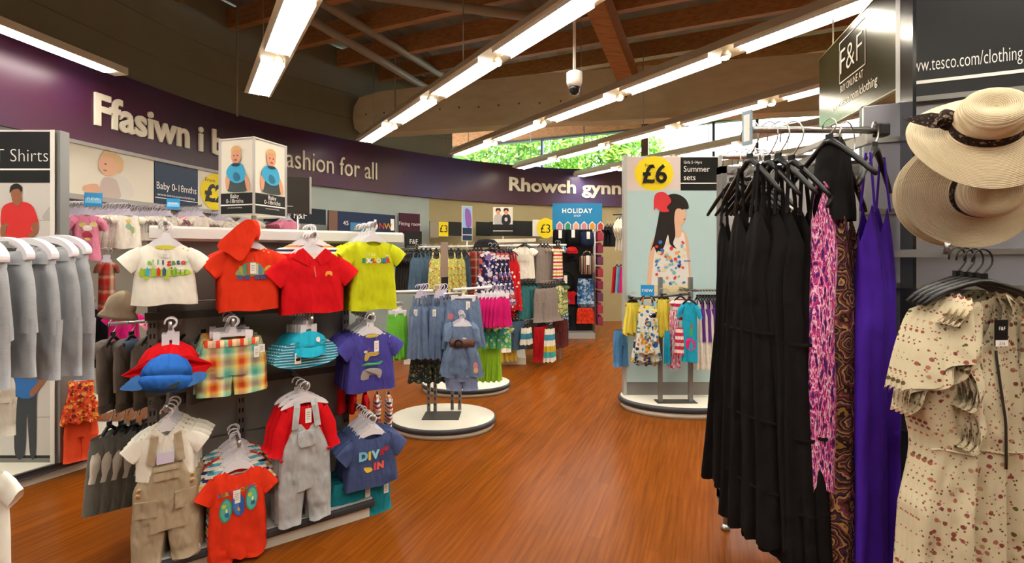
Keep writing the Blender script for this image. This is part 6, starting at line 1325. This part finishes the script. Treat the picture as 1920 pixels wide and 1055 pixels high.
g = Garm(); torso(g, [(0, .02), (-.1, .06), (-.24, .11), (-.3, .12)], .015, .002, .001, .05, (3, .004), 7, 16, 8); mk('black_bodice', g, [BLD], parent=o, loc=(.03, 0, .17), merge=True); hanger(Vector(o.location)+Vector((0,0,.13)), R(-70), .32, 'drop', 'black hanger holding the pink ikat dress', None, BH, .06)
maxi((1568, 330, 1610, 1120), 1.72, 34, PAI, 'brown paisley print long dress between the ikat and purple ones', seed=507, hemw=.34, bust=.3, fold=(6, .016))
maxi((1556, 560, 1586, 1130), 1.84, 50, PAI, 'second brown paisley dress low behind the ikat dress', seed=517, hemw=.40, bust=.34, fold=(6, .016), hang_=False)
maxi((1618, 292, 1664, 1120), 1.70, 36, PUV, 'plain purple strappy long dress at the inner end of the front rail', seed=508, hemw=.36, bust=.3, strap=.18, fold=(6, .018))
for i in range(4):
    for nm_, px_, D_ in (('spare', 1392+10*i, 2.25),): hanger(P(px_, 352, D_), R(-66), .32, 'drop', 'black hanger crowded on the rear dress rail', 'spare hangers on the rear dress rail', BH, .14)
# ---- hanging F and F board
def spx(a, b_):
    def u_of(px):
        r = (px-CX)/F; return (r*a.y-a.x)/((b_.x-a.x)-r*(b_.y-a.y))
    return u_of
SA, SB = P(1536, 246, 3.97), P(1688, 163, 2.44); hgt = .6; e = empty('hanging_sign', SA, 0, 'hanging glossy dark board with boxed cream letters, tilted over the dress rail', 'sign'); dv = SB - SA; nv_ = Vector((-dv.y, dv.x, 0)).normalized()
if nv_.x > 0: nv_ = -nv_
bd = MB(); bd.add([q + nv_*o_ + Vector((0,0,z)) for q in (Vector((0,0,0)), dv) for z in (0, hgt) for o_ in (0, -.025)], [(0,1,3,2),(4,6,7,5),(0,4,5,1),(2,3,7,6),(0,2,6,4),(1,5,7,3)])
mk('board', bd, M('glossy_reflection_tint', '#34371f', .2, .6, spec=.7), parent=e); uo = spx(SA, SB)  # olive tint in the base colour stands in for green window reflections
ed = MB()
for p_, q_ in ((Vector((0,0,0)), dv), (Vector((0,0,hgt)), dv+Vector((0,0,hgt))), (Vector((0,0,0)), Vector((0,0,hgt))), (dv, dv+Vector((0,0,hgt)))): ed.bar(p_ - nv_*.012, q_ - nv_*.012, .03, .008)
mk('edge', ed, M('sign_edge_olive', '#8a8560', .3, .6), parent=e)
def fs(x, z): return tuple(dv*x + nv_*.003 + Vector((0,0,z)))
def fe_(x, z): q_ = dv*x; return fs(x, z)
mb = MB(); uA, uB = uo(1575), uo(1623)
zA = .28
mb.text('F&F', uA+.012, .32, .25, fn=fs, width=(uB-uA)*.86, bold=-.003)
for p_, q_ in (((uA,.26),(uB,.26)), ((uB,.26),(uB,.55)), ((uB,.55),(uA,.55)), ((uA,.55),(uA,.26))):
    t_ = .004; a_, b2 = Vector((p_[0]*dv.length, p_[1])), Vector((q_[0]*dv.length, q_[1])); d_ = (b2-a_).normalized(); n2 = Vector((-d_.y, d_.x))*t_
    mb.map([tuple(v) for v in (a_-n2, b2-n2, b2+n2, a_+n2)], lambda x, z: fs(x/dv.length, z))
mb.text('BUY ONLINE AT', uA+.01, .19, .07, fn=fs, width=(uB-uA)*.9); mb.text('www.tesco.com/clothing', uo(1560), .09, .085, fn=fs, width=uo(1646)-uo(1560))
mk('board_print', mb, LET, parent=e); mk('hanging_rod', MB().tube([dv*.25+Vector((0,0,hgt)), dv*.25+Vector((0,0,3.0))], .006, 6).tube([dv*.8+Vector((0,0,hgt)), dv*.8+Vector((0,0,3.1))], .006, 6), STEEL, parent=e)
# ---- hat and floral dress wall
W0 = Vector((1.73, 2.1, 0)); wu = empty('hat_wall_unit', W0, math.atan2(E1.y, E1.x), 'dark metal slatted wall unit with black web address header', 'wall unit'); EA = math.atan2(E1.y, E1.x)
SLAT = M('slat_metal', '#a2a2ab', .28, .45); 
def tpx(px): r = (px-CX)/F; return (r*W0.y-W0.x)/(E1.x-r*E1.y)
def wz(px, py): t_ = tpx(px); return EYE + (HY-py)/F*(W0.y+E1.y*t_)
zs = [.1, .42, .74, 1.06, 1.37, 1.52, 1.70, 2.02, 2.19]
for a_, b_ in zip(zs, zs[1:]): mk('slat_panel', MB().box(-.14, 1.9, .0, .03, a_+.008, b_-.008), SLAT if a_ > 1.3 else M('slat_metal_dark', '#55555c', .3, .4), parent=wu, bevel=.004)
mk('back_board', MB().box(-.14, 1.9, .03, .07, .02, 2.19).box(0, 1.9, .03, .07, 2.19, 2.8), DARKM, parent=wu)
for z in zs[1:-1]: mk('slat_rail', MB().box(-.14, 1.9, -.012, .0, z-.012, z+.012), STEEL, parent=wu)
mk('header', MB().box(-.005, 1.9, -.03, .03, 2.19, 2.85), M('header_black', '#17191c', .3), parent=wu)
mk('header_frame', MB().box(-.012, -.004, -.034, .034, 2.18, 2.86).box(-.005, 1.9, -.034, .03, 2.17, 2.192), GREYM, parent=wu)
hw2 = MB(); tA, tB = tpx(1690), tpx(1906); hw2.text('www.tesco.com/clothing', tA+.004, wz(1692, 142), .085, y=-.032, width=tB-tA, bold=-.0006); hw2.box(0, 1.9, -.0325, -.031, wz(1690,165), wz(1690,159)); mk('header_words', hw2, LETW, parent=wu)
mk('upright', MB().box(-.012, .0, -.16, -.02, .02, 2.85), M('clear_edge', '#2a2d30', .15, .3), parent=wu)
def warm(t_, z, ln): mk('hook_arm', MB().bar((t_, -.01, z), (t_, -ln, z), .014, .03).tube([(t_, -ln, z), (t_, -ln-.012, z+.012), (t_, -ln-.014, z+.035)], .008, 8), STEEL, parent=wu)
STRAW = None
def straw():
    m, t, N, L, b = nt('woven_straw'); tc = N.new('ShaderNodeTexCoord'); wv = N.new('ShaderNodeTexWave'); wv.wave_type = 'RINGS'; wv.rings_direction = 'Z'; wv.inputs['Scale'].default_value = 75; wv.inputs['Distortion'].default_value = 1.2; wv.inputs['Detail'].default_value = 2; wv.inputs['Detail Scale'].default_value = 8
    L.new(tc.outputs['Object'], wv.inputs['Vector']); r = ramp(N, [(.2, '#cdb88f'), (.8, '#e4d4b2')], False); L.new(wv.outputs['Fac'], r.inputs[0]); L.new(r.outputs[0], b.inputs['Base Color']); b.inputs['Roughness'].default_value = .75
    n = N.new('ShaderNodeTexNoise'); n.inputs['Scale'].default_value = 260; L.new(tc.outputs['Object'], n.inputs['Vector']); ad = N.new('ShaderNodeMath'); ad.operation = 'ADD'; L.new(wv.outputs['Fac'], ad.inputs[0]); L.new(n.outputs['Fac'], ad.inputs[1])
    bp = N.new('ShaderNodeBump'); bp.inputs['Strength'].default_value = .55; bp.inputs['Distance'].default_value = .003; L.new(ad.outputs[0], bp.inputs['Height']); L.new(bp.outputs['Normal'], b.inputs['Normal']); return m
STRAW = straw(); SCARF = mt('leopard_scarf', '#2a1f1c', kind='floral', cols=('#6a5848','#3a2c28','#8a7460','#1c1616'), scale=60, size=.38)
def sunhat(c, axis, rb, label, roll=0, bow=False, grp=None, dent=True, tilt=0):
    ax = Vector(axis).normalized(); q = ax.to_track_quat('Z', 'Y'); mb = MB(); rc = rb*.46
    def fn(v):
        r_ = math.hypot(v.x, v.y); a = math.atan2(v.y, v.x); z = v.z
        if r_ > rc*1.05: z += .05*((r_-rc)/(rb-rc))**2*math.sin(2*a+.6)*.55 - .02*((r_-rc)/(rb-rc))
        if dent and z > .085: z -= .022*math.exp(-(v.x/(rc*.55))**2 - (v.y/(rc*.35))**2)
        return Vector((v.x, v.y*(.94 if r_ < rc*1.02 else 1), z))
    prof = [(rb, .0), (rb*.9, .002), (rb*.75, .005), (rb*.6, .007), (rc*1.06, .010), (rc, .022), (rc*.985, .06), (rc*.95, .09), (rc*.86, .112), (rc*.66, .124), (rc*.4, .127), (rc*.15, .126), (.001, .125)]
    mb.lathe(prof, 56, fn=fn, cap=False); mb.lathe([(r_*.995, z-.004) for r_, z in prof], 56, fn=fn, cap=False)
    o = mk('straw_sunhat', mb, STRAW, loc=c); o.rotation_mode = 'QUATERNION'; o.rotation_quaternion = q @ __import__('mathutils').Quaternion((0,0,1), roll); tag(o, label, 'hat', grp)
    bd_ = MB().lathe([(rc*1.012, .018), (rc*1.02, .03), (rc*1.012, .05), (rc*1.0, .054)], 48, (0,0,0), 0, 1, .945, cap=False); mk('scarf_band', bd_, SCARF, parent=o)
    if bow:
        b2 = MB(); x_ = -rc*1.02
        b2.prism(blob([(x_,.02),(x_-.03,.045),(x_-.02,.075),(x_+.01,.06)], 4), -.02, .02, 0)
        b2.add([(x_,-.02,.035),(x_-.04,-.03,.04),(x_-.085,.0,.03),(x_-.12,.03,.018),(x_-.09,.04,.026),(x_-.05,.03,.05),(x_,.025,.045)], [(0,1,2,3,4,5,6)], 0, True); b2.lathe([(.0,-.014),(.014,-.006),(.014,.01),(.0,.016)], 10, (x_-.004,0,.045)); mk('bow', b2, SCARF, parent=o)
    return o
sunhat(P(1846, 246, 1.5), (-.39, -.68, .47), .195, 'topmost straw sun hat, crown upward, with a dark printed scarf bow', R(-12), True)
sunhat(P(1836, 354, 1.6), (-.34, -.91, -.2), .2, 'straw sun hat with dark scarf band facing out below the topmost one', R(60))
sunhat(P(1816, 358, 1.68), (-.45, -.84, -.18), .2, 'straw sun hat tucked behind the lower facing one, only its brim showing', R(30))
sunhat(P(1802, 364, 1.76), (-.48, -.84, -.14), .2, 'rearmost straw sun hat against the metal wall unit', R(10))
for px, py, ln in ((1850, 268, .42), (1846, 380, .42)): warm(tpx(px), wz(px, py), ln)
# floral dresses
FLO = mt('rose_sprig_print', '#cbbf9f', kind='floral', cols=('#8f4f45','#a86a58','#5f5a34','#9a5a4c','#7f4038','#b08a68'), scale=42, size=.26, wr=.9, wscale=11)
def floral(c, rz, label, full=True, group=None):
    e = empty('floral_dress', c, rz, label, 'dress', group); g = Garm()
    torso(g, [(0, .13), (-.07, .17), (-.2, .2), (-.33, .205), (-.44, .175), (-.5, .185), (-.62, .225), (-.85, .245), (-1.15, .265)], .075, .15, .03, .05, (9, .02), 601, 44, 34, hem=.012, bnd=.03)
    d = mk('body', g, [FLO], parent=e, merge=True); f = g.surf
    rnd = random.Random(3)
    for sd in (-1, 1):                                        # layered flutter sleeves
        for k, (dx, dz, ln) in enumerate(((0, 0, .2), (.005, -.05, .18), (-.01, -.1, .15))):
            vs = []; n_, m_ = 18, 8
            for i in range(n_+1):
                u = i/n_; bx_ = sd*(.095 + .06*u + dx); bz = -.01 - .05*u + dz*(.4+.6*u); by = -.05 + .07*u
                for j in range(m_+1):
                    v = j/m_; w_ = .014*v*math.sin(u*10 + k*2 + sd)
                    vs.append((bx_ + sd*(v*(.11 - .05*(1-u)) + .01*v*math.sin(u*9+k)), by - .02*v + w_ - .03*v*(1-u), bz - ln*v*(.35+.65*v)*(.75+.35*u) - .02*v + .008*math.sin(u*9+k)*v))
            q = MB(); fs_ = [(i*(m_+1)+j, i*(m_+1)+j+1, (i+1)*(m_+1)+j+1, (i+1)*(m_+1)+j) for i in range(n_) for j in range(m_)]; q.add(vs, fs_, 0, True); q.add([(x, y+.004, z) for x, y, z in vs], [f_[::-1] for f_ in fs_], 0, True); mk('flutter_sleeve', q, [FLO], parent=e)
        q = MB(); vs = []; n_, m_ = 30, 5                     # ruffle cascade beside the neckline
        for i in range(n_+1):
            u = i/n_; bx_ = sd*(.085 - .02*u); bz = -.02 - .36*u; by = f(bx_, bz, .006)[1]
            for j in range(m_+1):
                v = j/m_; w_ = .022*v*math.sin(u*20 + sd); wd_ = .08*(1-.35*u) + .02*math.sin(u*20+1.3)
                xv, zv = bx_ + sd*v*wd_, bz - v*.045 - .02*v*math.sin(u*20+2); vs.append((xv, f(xv, zv, .014 + .022*v)[1] + w_ - .03*(1-u), zv))
        fs_ = [(i*(m_+1)+j, i*(m_+1)+j+1, (i+1)*(m_+1)+j+1, (i+1)*(m_+1)+j) for i in range(n_) for j in range(m_)]; q.add(vs, fs_, 0, True); q.add([(x, y+.004, z) for x, y, z in vs], [f_[::-1] for f_ in fs_], 0, True); mk('ruffle', q, [FLO], parent=e)
    if full:
        z_ = MB(); pts = [f(.0, -.16 - .02*i, .005) for i in range(17)]; z_.tube(pts, .0035, 6); mk('zip', z_, M('zip_metal', '#4a453e', .35, .7), parent=e)
        ws = MB(); ws.tube([f(-.19 + .02*i, -.44 + .004*math.sin(i), .003) for i in range(20)], .003, 5); mk('waist_seam', ws, [FLO], parent=e)
        q = MB().box(-.022, .018, -.052, -.049, -.145, -.072).box(-.022, .018, -.0525, -.052, -.145, -.128, 1); q.text('F&F', -.002, -.1, .014, y=-.0535, mi=1, align='C'); q.text('£16', -.002, -.141, .012, y=-.0535, mi=0, align='C'); mk('swing_tag', q, [BLACK, LETW], parent=e)
    e.scale = (.93, 1, 1)
    hanger(c + Vector((0,0,.005)), rz, .36, 'adult', 'black hanger holding the ' + ('front floral ruffled dress' if full else 'floral dresses behind the front one'), None if full else 'hangers of the floral dresses', [BLACKP, BLACKP], .075)
    return e
fc = P(1842, 548, 1.36); fz = R(4); floral(fc, fz, 'cream rose sprig dress with ruffled shoulders and front zip, foremost'); bkd = Vector((.34, .94, 0))
for i in range(1, 4): floral(fc + Vector((-.012*i + .34*.02*i, .02*i, .002*i)), fz + R(2*i), 'cream rose sprig dress hanging behind the foremost one', False, 'rose sprig dresses on the hat wall')
tz = (fc.x - W0.x)*E1.x + (fc.y - W0.y)*E1.y; warm(tz, fc.z + .115, .60)
